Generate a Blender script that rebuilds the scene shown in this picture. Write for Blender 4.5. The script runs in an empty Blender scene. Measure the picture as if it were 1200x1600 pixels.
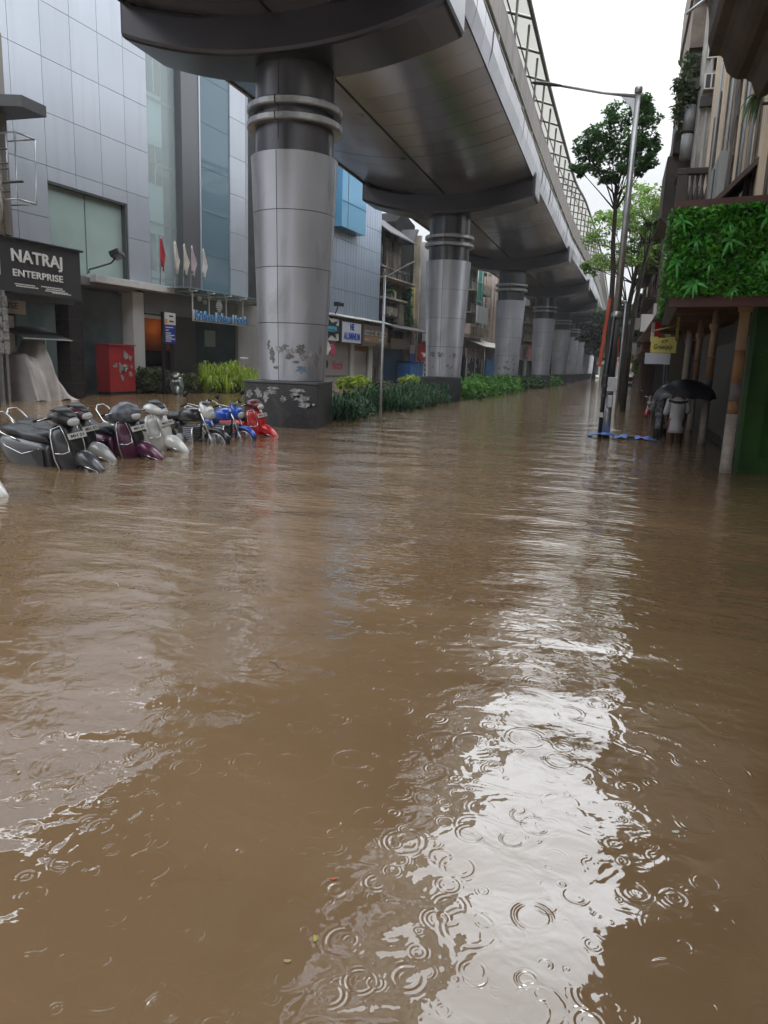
import bpy, math, random
import numpy as np
from mathutils import Vector, Matrix, noise
random.seed(7); RNG = np.random.default_rng(11)
R_ = math.radians; PI = math.pi
SC = bpy.context.scene; COL = SC.collection
# ---------------------------------------------------------------- camera
cd = bpy.data.cameras.new("camera"); cam = bpy.data.objects.new("camera", cd); COL.objects.link(cam)
cd.sensor_fit = 'VERTICAL'; cd.sensor_height = 36.0; cd.lens = 36.0 * 1150 / 1600
cd.clip_start = .05; cd.clip_end = 3000
_d = Vector((365, 218, -1150)); _Y = _d.normalized()
_b = (1150 ** 2 + 365 * -200) / 218
_Z = -Vector((-200, -_b, -1150)).normalized(); _X = _Y.cross(_Z)
cam.matrix_world = Matrix.Translation((0, 0, 1.62)) @ Matrix((_X, _Y, _Z)).to_4x4()
SC.camera = cam
# ---------------------------------------------------------------- world: overcast sky
SUN_EL, SUN_ROT = R_(62), R_(200)
W = bpy.data.worlds.new("World"); SC.world = W; W.use_nodes = True
nt = W.node_tree; N = nt.nodes; Lk = nt.links
N.clear()
out = N.new('ShaderNodeOutputWorld'); bg = N.new('ShaderNodeBackground'); bg.inputs[1].default_value = 0.1
sky = N.new('ShaderNodeTexSky'); sky.sky_type = 'NISHITA'; sky.sun_disc = False
sky.sun_elevation = SUN_EL; sky.sun_rotation = SUN_ROT; sky.dust_density = 5
tc = N.new('ShaderNodeTexCoord'); sep = N.new('ShaderNodeSeparateXYZ'); ramp = N.new('ShaderNodeValToRGB')
Lk.new(tc.outputs['Generated'], sep.inputs[0]); Lk.new(sep.outputs[2], ramp.inputs[0])
el = ramp.color_ramp.elements; el[0].position = 0; el[0].color = (.182, .187, .190, 1); el[1].position = 1; el[1].color = (.52, .55, .58, 1)
for p, c in ((.22, (.205, .210, .214)), (.36, (.31, .317, .322)), (.42, (.60, .63, .66)), (.52, (.88, .93, .98)), (.66, (.68, .715, .75)), (.8, (.54, .57, .60))):
    e = ramp.color_ramp.elements.new(p); e.color = (*c, 1)
nz = N.new('ShaderNodeTexNoise'); nz.inputs['Scale'].default_value = 1.6; nz.inputs['Detail'].default_value = 4
mr = N.new('ShaderNodeMapRange'); mr.inputs[3].default_value = 26; mr.inputs[4].default_value = 31
Lk.new(tc.outputs['Generated'], nz.inputs[0]); Lk.new(nz.outputs[0], mr.inputs[0])
sc_ = N.new('ShaderNodeVectorMath'); sc_.operation = 'SCALE'
Lk.new(ramp.outputs[0], sc_.inputs[0]); Lk.new(mr.outputs[0], sc_.inputs['Scale'])
mx = N.new('ShaderNodeMix'); mx.data_type = 'RGBA'; mx.inputs[0].default_value = .93
Lk.new(sky.outputs[0], mx.inputs[6]); Lk.new(sc_.outputs[0], mx.inputs[7])
Lk.new(mx.outputs[2], bg.inputs[0]); Lk.new(bg.outputs[0], out.inputs[0])
# ---------------------------------------------------------------- soft sun through the cloud
sd = bpy.data.lights.new("sun", 'SUN'); sd.energy = .8; sd.angle = R_(25); sd.color = (1, .97, .93)
so = bpy.data.objects.new("sun", sd); COL.objects.link(so); so.rotation_euler = (R_(28), 0, R_(160)); so.location = (0, 0, 60)
# ---------------------------------------------------------------- exposure
SC.view_settings.view_transform = 'Standard'; SC.view_settings.look = 'None'
SC.view_settings.gamma = 1; SC.view_settings.exposure = 0.72; SC.view_settings.use_curve_mapping = False
SC.render.engine = 'CYCLES'
SC.cycles.use_denoising = True; SC.cycles.max_bounces = 6; SC.cycles.glossy_bounces = 3; SC.cycles.diffuse_bounces = 3
SC.cycles.transparent_max_bounces = 8; SC.cycles.caustics_reflective = False; SC.cycles.caustics_refractive = False
# ---------------------------------------------------------------- mesh helpers
class MB:
    def __init__(s): s.v = []; s.f = []; s.m = []; s.s = []
    def add(s, vs, fs, mi=0, sm=False):
        o = len(s.v); s.v.extend([tuple(v) for v in vs]); s.f.extend([tuple(i + o for i in f) for f in fs])
        s.m.extend([mi] * len(fs)); s.s.extend([sm] * len(fs)); return s
    def box(s, x0, x1, y0, y1, z0, z1, mi=0, M=None):
        vs = [(x, y, z) for z in (z0, z1) for y in (y0, y1) for x in (x0, x1)]
        if M is not None: vs = [M @ Vector(v) for v in vs]
        return s.add(vs, [(0, 2, 3, 1), (4, 5, 7, 6), (0, 1, 5, 4), (2, 6, 7, 3), (0, 4, 6, 2), (1, 3, 7, 5)], mi)
    def prism(s, pts, a, b, axis='z', mi=0):
        n = len(pts)
        def P(p, t):
            return {'z': (p[0], p[1], t), 'y': (p[0], t, p[1]), 'x': (t, p[0], p[1])}[axis]
        vs = [P(p, a) for p in pts] + [P(p, b) for p in pts]
        return s.add(vs, [tuple(range(n))[::-1], tuple(range(n, 2 * n))] + [(i, (i + 1) % n, n + (i + 1) % n, n + i) for i in range(n)], mi)
    def tube(s, path, r, n=8, mi=0, caps=True, flat=1.0):
        path = [Vector(p) for p in path]; m = len(path)
        rr = r if isinstance(r, (list, tuple)) else [r] * m
        up = None; vs = []
        for i, p in enumerate(path):
            t = (path[min(i + 1, m - 1)] - path[max(i - 1, 0)]).normalized()
            if up is None:
                up = Vector((0, 0, 1)) if abs(t.z) < .9 else Vector((1, 0, 0))
            a = up - t * up.dot(t)
            if a.length < 1e-4: a = t.orthogonal()
            a.normalize(); up = a; b = t.cross(a)
            for k in range(n):
                q = 2 * PI * k / n
                vs.append(p + (a * math.cos(q) * flat + b * math.sin(q)) * rr[i])
        fs = [(i * n + k, i * n + (k + 1) % n, (i + 1) * n + (k + 1) % n, (i + 1) * n + k) for i in range(m - 1) for k in range(n)]
        if caps: fs += [tuple(range(n))[::-1], tuple(range((m - 1) * n, m * n))]
        return s.add(vs, fs, mi, True)
    def cyl(s, p0, p1, r0, r1=None, n=12, mi=0): return s.tube([p0, p1], [r0, r0 if r1 is None else r1], n, mi)
    def lathe(s, prof, n=24, c=(0, 0), mi=0, a0=0, a1=2 * PI, close=True, sm=True):
        full = abs(a1 - a0 - 2 * PI) < 1e-6; k = n if full else n + 1; vs = []
        for r, z in prof:
            for i in range(k):
                a = a0 + (a1 - a0) * i / n; vs.append((c[0] + r * math.cos(a), c[1] + r * math.sin(a), z))
        fs = []
        for j in range(len(prof) - 1):
            for i in range(n if full else n):
                i2 = (i + 1) % k; fs.append((j * k + i, j * k + i2, (j + 1) * k + i2, (j + 1) * k + i))
        return s.add(vs, fs, mi, sm)
    def loft(s, rings, mi=0, caps=True):
        n = len(rings[0]); vs = [p for r in rings for p in r]
        fs = [(i * n + k, i * n + (k + 1) % n, (i + 1) * n + (k + 1) % n, (i + 1) * n + k) for i in range(len(rings) - 1) for k in range(n)]
        if caps: fs += [tuple(range(n))[::-1], tuple(range((len(rings) - 1) * n, len(rings) * n))]
        return s.add(vs, fs, mi, True)
    def build(s, name, mats, parent=None, bevel=0, loc=None, sub=0, autosm=True):
        me = bpy.data.meshes.new(name); me.from_pydata(s.v, [], s.f)
        for m in (mats if isinstance(mats, (list, tuple)) else [mats]): me.materials.append(m)
        me.polygons.foreach_set('material_index', s.m); me.polygons.foreach_set('use_smooth', s.s); me.update()
        o = bpy.data.objects.new(name, me); COL.objects.link(o)
        if parent: o.parent = parent
        if loc: o.location = loc
        if bevel:
            b = o.modifiers.new('bevel', 'BEVEL'); b.width = bevel; b.segments = 2; b.limit_method = 'ANGLE'; b.angle_limit = R_(40)
        if sub:
            b = o.modifiers.new('sub', 'SUBSURF'); b.levels = sub; b.render_levels = sub
        return o
def ring(c, u, v, n=18, p=2.0):
    c = Vector(c); u = Vector(u); v = Vector(v); o = []
    for k in range(n):
        a = 2 * PI * k / n; ca, sa = math.cos(a), math.sin(a)
        o.append(c + u * (abs(ca) ** (2 / p) * (1 if ca >= 0 else -1)) + v * (abs(sa) ** (2 / p) * (1 if sa >= 0 else -1)))
    return o
def loftx(mb, secs, p=2.4, n=18, mi=0):   # (x, half width, z centre, half height)
    return mb.loft([ring((x, 0, z), (0, w, 0), (0, 0, h), n, p) for x, w, z, h in secs], mi)
def loftz(mb, secs, p=2.6, n=20, mi=0):   # (z, x centre, half depth, half width)
    return mb.loft([ring((x, 0, z), (d, 0, 0), (0, w, 0), n, p) for z, x, d, w in secs], mi)
def tag(o, label=None, cat=None, group=None, kind=None):
    if label: o['label'] = label
    if cat: o['category'] = cat
    if group: o['group'] = group
    if kind: o['kind'] = kind
    return o
def thing(name, label, cat, loc=(0, 0, 0), rz=0, group=None):
    o = bpy.data.objects.new(name, None); COL.objects.link(o); o.location = loc; o.rotation_euler = (0, 0, rz)
    o.empty_display_size = .2
    return tag(o, label, cat, group)
def dup(o, loc=None, rz=None, label=None, parent=None):
    c = o.copy(); COL.objects.link(c)
    if parent: c.parent = parent
    if loc is not None: c.location = loc
    if rz is not None: c.rotation_euler = (0, 0, rz)
    if label: c['label'] = label
    for ch in list(o.children): dup(ch, parent=c)
    return c
def text(s, name, mats, parent, w, h, x, y, z, ext=.01, bold=.0, rot=None, shear=0):
    cu = bpy.data.curves.new(name, 'FONT'); cu.body = s; cu.size = 1; cu.extrude = 1; cu.offset = bold; cu.shear = shear
    cu.align_x = 'CENTER'; cu.space_character = 1.0 + bold * 2.2; cu.resolution_u = 3
    t = bpy.data.objects.new('tmp', cu); COL.objects.link(t)
    dg = bpy.context.evaluated_depsgraph_get(); me = bpy.data.meshes.new_from_object(t.evaluated_get(dg))
    bpy.data.objects.remove(t); bpy.data.curves.remove(cu)
    co = np.zeros(len(me.vertices) * 3); me.vertices.foreach_get('co', co); co = co.reshape(-1, 3)
    lo, hi = co.min(0), co.max(0)
    q = np.zeros_like(co)
    q[:, 0] = x + (co[:, 0] - (lo[0] + hi[0]) / 2) / (hi[0] - lo[0]) * w
    q[:, 2] = z + (co[:, 1] - lo[1]) / (hi[1] - lo[1]) * h
    q[:, 1] = y - np.where(co[:, 2] > 0, ext, 0)
    me.vertices.foreach_set('co', q.ravel()); me.update(); me.name = name
    me.materials.clear(); me.materials.append(mats)
    o = bpy.data.objects.new(name, me); COL.objects.link(o); o.parent = parent
    return o
# ---------------------------------------------------------------- material helpers
def mat(name, col, rough=.6, metal=0, col2=None, scale=3, isl=0, bump=0, bscale=20, dirt=None, dirt_amt=.5, dscale=(1.2, 1.2, .15), spec=.5, trans=0, coat=0, vert=False, wave=None):
    m = bpy.data.materials.new(name); m.use_nodes = True; n = m.node_tree.nodes; l = m.node_tree.links
    b = n['Principled BSDF']; b.inputs['Roughness'].default_value = rough; b.inputs['Metallic'].default_value = metal
    b.inputs['Specular IOR Level'].default_value = spec; b.inputs['Coat Weight'].default_value = coat
    b.inputs['Base Color'].default_value = (*col, 1)
    t = n.new('ShaderNodeTexCoord'); cur = None
    def nv(sc, det=5, dist=0):
        x = n.new('ShaderNodeTexNoise'); x.inputs['Detail'].default_value = det; x.inputs['Distortion'].default_value = dist
        if isinstance(sc, tuple):
            mp = n.new('ShaderNodeMapping'); mp.inputs['Scale'].default_value = sc; l.new(t.outputs['Object'], mp.inputs[0]); l.new(mp.outputs[0], x.inputs[0]); x.inputs['Scale'].default_value = 1
        else: l.new(t.outputs['Object'], x.inputs[0]); x.inputs['Scale'].default_value = sc
        return x.outputs[0]
    def mixc(a, bcol, fac):
        x = n.new('ShaderNodeMix'); x.data_type = 'RGBA'
        if hasattr(a, 'links'): l.new(a, x.inputs[6])
        else: x.inputs[6].default_value = (*a, 1)
        x.inputs[7].default_value = (*bcol, 1); l.new(fac, x.inputs[0]); return x.outputs[2]
    def rng(s, a, b_, c=0, d=1):
        x = n.new('ShaderNodeMapRange'); l.new(s, x.inputs[0])
        for i, q in enumerate((a, b_, c, d)): x.inputs[i + 1].default_value = q
        return x.outputs[0]
    cur = col
    if col2 is not None: cur = mixc(cur, col2, rng(nv(scale), .35, .65))
    if isl:
        g = n.new('ShaderNodeNewGeometry'); h = n.new('ShaderNodeHueSaturation')
        if hasattr(cur, 'links'): l.new(cur, h.inputs['Color'])
        else: h.inputs['Color'].default_value = (*cur, 1)
        l.new(rng(g.outputs['Random Per Island'], 0, 1, 1 - isl, 1 + isl), h.inputs['Value']); cur = h.outputs[0]
    if dirt is not None:
        cur = mixc(cur, dirt, rng(nv(dscale, 6, .6), .62 - dirt_amt * .3, .62 + .12, 0, min(1, dirt_amt * 1.4)))
    if hasattr(cur, 'links'): l.new(cur, b.inputs['Base Color'])
    if bump or wave:
        bp = n.new('ShaderNodeBump'); bp.inputs['Strength'].default_value = 1; bp.inputs['Distance'].default_value = 1
        if wave:
            mp = n.new('ShaderNodeSeparateXYZ'); l.new(t.outputs['Object'], mp.inputs[0])
            mm = n.new('ShaderNodeMath'); mm.operation = 'MULTIPLY'; mm.inputs[1].default_value = wave[1]; l.new(mp.outputs[wave[0]], mm.inputs[0])
            sn = n.new('ShaderNodeMath'); sn.operation = 'SINE'; l.new(mm.outputs[0], sn.inputs[0])
            m2 = n.new('ShaderNodeMath'); m2.operation = 'MULTIPLY'; m2.inputs[1].default_value = wave[2]; l.new(sn.outputs[0], m2.inputs[0]); hsrc = m2.outputs[0]
        else:
            m2 = n.new('ShaderNodeMath'); m2.operation = 'MULTIPLY'; m2.inputs[1].default_value = bump; l.new(nv(bscale, 4), m2.inputs[0]); hsrc = m2.outputs[0]
        l.new(hsrc, bp.inputs['Height']); l.new(bp.outputs[0], b.inputs['Normal'])
    if trans:   # thin glass: part clear, part mirror
        tr = n.new('ShaderNodeBsdfTransparent'); tr.inputs[0].default_value = (*[min(1, c * 1.0) for c in col], 1)
        ms = n.new('ShaderNodeMixShader'); ms.inputs[0].default_value = trans
        o = n['Material Output']; l.new(b.outputs[0], ms.inputs[1]); l.new(tr.outputs[0], ms.inputs[2]); l.new(ms.outputs[0], o.inputs[0])
    return m
def emis(name, col, st):
    m = mat(name, col); b = m.node_tree.nodes['Principled BSDF']; b.inputs['Emission Color'].default_value = (*col, 1); b.inputs['Emission Strength'].default_value = st; return m
WHITE = mat('white_paint', (.62, .63, .63), .5, dirt=(.25, .23, .2), dirt_amt=.35)
OFFW = mat('off_white', (.5, .49, .46), .7, col2=(.38, .37, .34), dirt=(.15, .13, .11), dirt_amt=.5)
BLACK = mat('black_plastic', (.012, .012, .014), .35, bump=.0004, bscale=200)
RUBBER = mat('rubber', (.02, .02, .02), .8)
VINYL = mat('seat_vinyl', (.014, .014, .016), .38, bump=.0008, bscale=160)
DGREY = mat('dark_grey_paint', (.055, .056, .06), .5, dirt=(.02, .02, .02), dirt_amt=.3)
CHROME = mat('chrome', (.72, .72, .72), .15, 1)
STEEL = mat('galvanised_steel', (.42, .43, .45), .38, .75, col2=(.33, .34, .35), scale=6)
GLASSD = mat('dark_glass', (.02, .03, .035), .06, spec=.8)
REDP = mat('red_paint', (.4, .02, .025), .35, col2=(.3, .015, .02), coat=.3)
BLUEP = mat('blue_paint', (.02, .08, .42), .3, coat=.4)
NAVY = mat('navy_paint', (.02, .035, .2), .5)
INK = mat('sign_ink', (.03, .03, .04), .7)
WHITEL = mat('white_letter', (.8, .8, .8), .5)
# ---------------------------------------------------------------- foliage helpers
def leafmat(name, c1, c2, rough=.5, isl=.35):
    m = mat(name, c1, rough, col2=c2, scale=2.5, isl=isl)
    b = m.node_tree.nodes['Principled BSDF']; n_ = m.node_tree.nodes; l_ = m.node_tree.links
    tr = n_.new('ShaderNodeBsdfTranslucent'); ms = n_.new('ShaderNodeMixShader'); ms.inputs[0].default_value = .4
    l_.new(b.inputs['Base Color'].links[0].from_socket, tr.inputs[0]); l_.new(b.outputs[0], ms.inputs[1]); l_.new(tr.outputs[0], ms.inputs[2]); l_.new(ms.outputs[0], n_['Material Output'].inputs[0])
    return m
def leaf_cloud(P, size, elong=1.6, up=.5, jit=.3):
    P = np.asarray(P, float); n = len(P)
    nrm = RNG.normal(size=(n, 3)); nrm[:, 2] = np.abs(nrm[:, 2]) + up; nrm /= np.linalg.norm(nrm, axis=1)[:, None]
    t = np.cross(nrm, RNG.normal(size=(n, 3))); t /= np.linalg.norm(t, axis=1)[:, None] + 1e-9
    b = np.cross(nrm, t); s = size * (1 + jit * RNG.normal(size=(n, 1))).clip(.4, 2)
    a = P - t * s * elong / 2; c = P + t * s * elong / 2; m = P + nrm * s * .12
    V = np.stack([a, m + b * s * .42, c, m - b * s * .42], 1).reshape(-1, 3)
    F = np.arange(n * 4).reshape(-1, 4)
    mb = MB(); mb.v = [tuple(x) for x in V.tolist()]; mb.f = [tuple(x) for x in F.tolist()]; mb.m = [0] * n; mb.s = [False] * n
    return mb
def blob_points(c, r, n, shell=.35):
    d = RNG.normal(size=(n, 3)); d /= np.linalg.norm(d, axis=1)[:, None]
    q = (shell + (1 - shell) * RNG.random((n, 1))) ** .6
    return np.asarray(c) + d * q * np.asarray(r)
def strap(mb, base, az, L, w, rise, droop, k=5, mi=0):
    dx, dy = math.cos(az), math.sin(az); px, py = -dy, dx; vs = []
    for i in range(k + 1):
        t = i / k; r = L * t * (1 - .25 * t) * .75; z = rise * math.sin(min(1, t * 1.05) * PI * .62) - droop * t ** 3
        ww = w * (math.sin(PI * (.12 + .86 * t)) ** .7) * (1 if t < .99 else .15)
        c = (base[0] + dx * r, base[1] + dy * r, base[2] + z)
        vs += [(c[0] + px * ww, c[1] + py * ww, c[2]), (c[0] - px * ww, c[1] - py * ww, c[2])]
    mb.add(vs, [(2 * i, 2 * i + 2, 2 * i + 3, 2 * i + 1) for i in range(k)], mi, True)
# ================================================================ setting: road and flood water
def sheet(name, z, m, x0=-700, x1=700, y0=-60, y1=1600):
    o = MB().add([(x0, y0, z), (x1, y0, z), (x1, y1, z), (x0, y1, z)], [(0, 1, 2, 3)]).build(name, m); o['kind'] = 'structure'; return o
sheet('road', -.36, mat('asphalt', (.05, .05, .05), .8, col2=(.035, .033, .03), scale=1.5))
def water_mat():
    m = bpy.data.materials.new('muddy_water'); m.use_nodes = True; n = m.node_tree.nodes; l = m.node_tree.links
    b = n['Principled BSDF']; b.inputs['Roughness'].default_value = .035; b.inputs['IOR'].default_value = 2.0
    b.inputs['Specular IOR Level'].default_value = .5
    t = n.new('ShaderNodeTexCoord')
    def nz(scale, det=3, vec=None, dist=0, rot=0):
        mp = n.new('ShaderNodeMapping'); mp.inputs['Scale'].default_value = scale; mp.inputs['Rotation'].default_value = (0, 0, rot)
        l.new(t.outputs['Object'], mp.inputs[0]); x = n.new('ShaderNodeTexNoise'); x.inputs['Scale'].default_value = 1; x.inputs['Detail'].default_value = det
        x.inputs['Distortion'].default_value = dist; x.inputs['Roughness'].default_value = .5
        l.new(mp.outputs[0], x.inputs[0]); return x.outputs[0]
    def mul(a, k):
        x = n.new('ShaderNodeMath'); x.operation = 'MULTIPLY'; l.new(a, x.inputs[0])
        if hasattr(k, 'links'): l.new(k, x.inputs[1])
        else: x.inputs[1].default_value = k
        return x.outputs[0]
    def op(o, a, k=None, clamp=False):
        x = n.new('ShaderNodeMath'); x.operation = o; x.use_clamp = clamp
        for i, q in enumerate((a, k)):
            if q is None: continue
            if hasattr(q, 'links'): l.new(q, x.inputs[i])
            else: x.inputs[i].default_value = q
        return x.outputs[0]
    # mud colour: silt swirls
    r = n.new('ShaderNodeValToRGB'); r.color_ramp.elements[0].color = (.178, .112, .058, 1); r.color_ramp.elements[1].color = (.228, .148, .080, 1)
    r.color_ramp.elements[0].position = .3; r.color_ramp.elements[1].position = .7
    l.new(nz((.25, .5, 1), 4, dist=1.5), r.inputs[0]); l.new(r.outputs[0], b.inputs['Base Color'])
    calm = nz((.22, .30, 1), 2, dist=.8, rot=.5)          # patches of rougher and calmer water
    cm = n.new('ShaderNodeMapRange'); l.new(calm, cm.inputs[0]); cm.inputs[1].default_value = .38; cm.inputs[2].default_value = .62; cm.inputs[3].default_value = .35; cm.inputs[4].default_value = 1.15
    h = mul(nz((.7, 1.1, 1), 1, dist=.4, rot=.2), .060)
    h = op('ADD', h, mul(mul(nz((1.9, 3.3, 1), 1, dist=.6, rot=-.15), .021), cm.outputs[0]))
    sy = n.new('ShaderNodeSeparateXYZ'); l.new(t.outputs['Object'], sy.inputs[0])
    fa = n.new('ShaderNodeMapRange'); l.new(sy.outputs[1], fa.inputs[0])      # wind ripples start beyond the near eddies
    for i_, q_ in enumerate((3.5, 8, 0, 1)): fa.inputs[i_ + 1].default_value = q_
    h = op('ADD', h, mul(mul(nz((3.6, 13, 1), 2, dist=.25, rot=.06), .0135), fa.outputs[0]))
    ne = op('SUBTRACT', 1.25, fa.outputs[0])
    h = op('ADD', h, mul(mul(nz((5.5, 6.5, 1), 2, dist=.8, rot=.7), .0065), ne))
    h = op('ADD', h, mul(mul(nz((13, 15, 1), 2, dist=.5, rot=.2), .0022), cm.outputs[0]))
    h = op('ADD', h, mul(nz((40, 40, 1), 1), .00022))
    # the water lies calmer down the street than where people wade
    ym = n.new('ShaderNodeMapRange'); l.new(sy.outputs[1], ym.inputs[0])
    for i_, q_ in enumerate((14, 60, 1, 1.5)): ym.inputs[i_ + 1].default_value = q_
    yn = n.new('ShaderNodeMapRange'); l.new(sy.outputs[1], yn.inputs[0])
    for i_, q_ in enumerate((2.5, 7, .62, 1)): yn.inputs[i_ + 1].default_value = q_
    h = op('MULTIPLY', op('MULTIPLY', h, ym.outputs[0]), yn.outputs[0])
    # rings from rain drops
    for sc, lam, A, off in ((2.6, .030, .0016, 0), (4.1, .020, .0013, 3.7), (6.5, .015, .0009, 9.1), (5.0, .018, .0012, 17.3), (9.0, .012, .0006, 23.1), (3.4, .022, .0014, 31.7)):
        mp = n.new('ShaderNodeMapping'); mp.inputs['Location'].default_value = (off, off * 1.7, 0); l.new(t.outputs['Object'], mp.inputs[0])
        v = n.new('ShaderNodeTexVoronoi'); v.voronoi_dimensions = '2D'; v.inputs['Scale'].default_value = sc; l.new(mp.outputs[0], v.inputs[0])
        d = mul(v.outputs['Distance'], 1 / sc)
        s = n.new('ShaderNodeSeparateXYZ'); l.new(v.outputs['Color'], s.inputs[0])
        Rr = op('MULTIPLY', s.outputs[0], .30 / sc)
        u = op('SUBTRACT', d, Rr)
        wn = op('SUBTRACT', 1.0, mul(op('ABSOLUTE', u), 1 / (lam * 1.7)), True)
        edge = op('MULTIPLY', op('SUBTRACT', .46 / sc, d, ), sc * 10, True)
        amp = op('MULTIPLY', op('SUBTRACT', s.outputs[1], .35), 1.6, True)
        g = mul(mul(mul(op('SINE', mul(u, 2 * PI / lam)), mul(wn, wn)), amp), A * .72)
        brk = n.new('ShaderNodeMapRange'); l.new(nz((9 + sc, 9 + sc, 1), 1, rot=sc), brk.inputs[0])
        for i_, q_ in enumerate((.42, .62, .08, 1)): brk.inputs[i_ + 1].default_value = q_
        h = op('ADD', h, mul(mul(g, edge), brk.outputs[0]))
    bp = n.new('ShaderNodeBump'); bp.inputs['Strength'].default_value = 1; bp.inputs['Distance'].default_value = 1
    l.new(h, bp.inputs['Height']); l.new(bp.outputs[0], b.inputs['Normal'])
    return m
water = sheet('flood_water', 0, water_mat())
# ================================================================ elevated walkway and its piers
CLAD = mat('brushed_cladding', (.47, .485, .54), .34, .5, col2=(.42, .435, .48), scale=.8, isl=.06, dirt=(.14, .13, .12), dirt_amt=.35, dscale=(2, 2, .5))
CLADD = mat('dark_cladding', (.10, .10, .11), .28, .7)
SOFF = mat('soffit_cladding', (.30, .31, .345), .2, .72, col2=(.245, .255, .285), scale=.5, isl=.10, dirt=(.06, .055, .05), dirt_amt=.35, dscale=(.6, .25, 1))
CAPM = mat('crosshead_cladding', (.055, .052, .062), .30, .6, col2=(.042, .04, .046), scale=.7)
FASC = mat('fascia_cladding', (.20, .20, .225), .2, .85, col2=(.15, .15, .17), scale=1.2, isl=.12)
GAP = mat('joint_shadow_gap', (.015, .015, .016), .8)
GRAN = mat('black_granite', (.032, .033, .037), .32, 0, col2=(.018, .018, .02), scale=14, dirt=(.12, .115, .11), dirt_amt=.28, dscale=(3, 3, 1.5))
GRANT = mat('granite_coping', (.07, .07, .075), .3)
PAPER = mat('torn_paper', (.46, .46, .46), .8, col2=(.22, .22, .23), scale=18, dirt=(.07, .07, .07), dirt_amt=.7, dscale=(9, 9, 5))
BROWNP = mat('brown_parapet', (.155, .125, .11), .6, .2, dirt=(.06, .05, .045), dirt_amt=.6, dscale=(2, 2, .2))
RAILM = mat('pale_rail', (.40, .38, .33), .5, .2)
BEIGE = mat('roof_sheet', (.58, .57, .53), .5, isl=.05, dirt=(.35, .32, .25), dirt_amt=.25)
_nb = BEIGE.node_tree.nodes['Principled BSDF']
_tl = BEIGE.node_tree.nodes.new('ShaderNodeBsdfTranslucent'); _tl.inputs[0].default_value = (.43, .425, .385, 1)
_ms = BEIGE.node_tree.nodes.new('ShaderNodeMixShader'); _ms.inputs[0].default_value = .55
_o = BEIGE.node_tree.nodes['Material Output']
BEIGE.node_tree.links.new(_nb.outputs[0], _ms.inputs[1]); BEIGE.node_tree.links.new(_tl.outputs[0], _ms.inputs[2]); BEIGE.node_tree.links.new(_ms.outputs[0], _o.inputs[0])
FRAMEM = mat('roof_frame_steel', (.15, .135, .12), .5, .3)
PY = [-1.2, 17.8, 35.55, 55.5, 74.5, 94, 113, 132, 151, 170, 190, 210]
def xc(y):
    # the walkway bends a little towards the road farther on
    k = [(-30, -8.0), (18, -8.02), (36, -8.08), (56, -7.85), (75, -7.2), (95, -6.9), (132, -6.8), (260, -6.8)]
    for (a, xa), (b, xb) in zip(k, k[1:]):
        if y <= b: 
            t = (y - a) / (b - a); return xa + (xb - xa) * t
    return k[-1][1]
def soz(s): return 9.15 + .62 * s * s
HW = 3.8
bw = thing('elevated_walkway', 'long metal clad pedestrian walkway raised on steel clad piers above the flooded street', 'walkway', (-8.15, 0, 0))
OX = -8.15
mb = MB(); bk = MB(); ys = -28.0; strip = 1.22; ns = 14
while ys < 262:
    y0, y1 = ys + .008, ys + strip - .008
    for h0, h1 in ((-1, -.012), (.012, 1)):
        vs = []
        jz = random.uniform(-.006, .006)
        for y in (y0, y1):
            x0 = xc(y) - OX; jz = -jz
            for i in range(ns // 2 + 1):
                s = h0 + (h1 - h0) * i / (ns // 2); vs.append((x0 + s * HW, y, soz(s) + jz))
        k = ns // 2 + 1
        mb.add(vs, [(i, i + k, i + k + 1, i + 1) for i in range(k - 1)], 0, True)
    ys += strip
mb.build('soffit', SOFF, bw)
# dark deck core above the soffit
core = MB(); yl = [-28, 18, 36, 56, 75, 95, 132, 262]
rings = []
for y in yl:
    x0 = xc(y) - OX
    pts = [(x0 + s * (HW - .03), y, soz(s) + .03) for s in np.linspace(-1, 1, 13)] + [(x0 + HW - .03, y, 10.9), (x0 - HW + .03, y, 10.9)]
    rings.append([Vector(p) for p in pts])
core.loft(rings); core.build('deck_core', GAP, bw)
def rail_strip(name, side, prof, m, seg=None, gap=.01, sm=False, jit=0):
    """a band that follows the edge of the deck; prof = closed section of (offset out, z)"""
    mb = MB(); y = -28.0
    seg = seg or 12
    while y < 262:
        a, b = y + gap / 2, min(262, y + seg) - gap / 2
        j1, j2 = (random.uniform(-jit, jit), random.uniform(-jit, jit)) if jit else (0, 0)
        vs = [(side * (HW + o + (j1 if q == 0 else j2) * (1 if z > prof[0][1] + .02 else 0)) + xc(yy) - OX, yy, z) for q, yy in enumerate((a, b)) for o, z in prof]; n = len(prof)
        mb.add(vs, [tuple(range(n))[::-1], tuple(range(n, 2 * n))] + [(i, (i + 1) % n, n + (i + 1) % n, n + i) for i in range(n)])
        y += seg
    return mb.build(name, m, bw)
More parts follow.
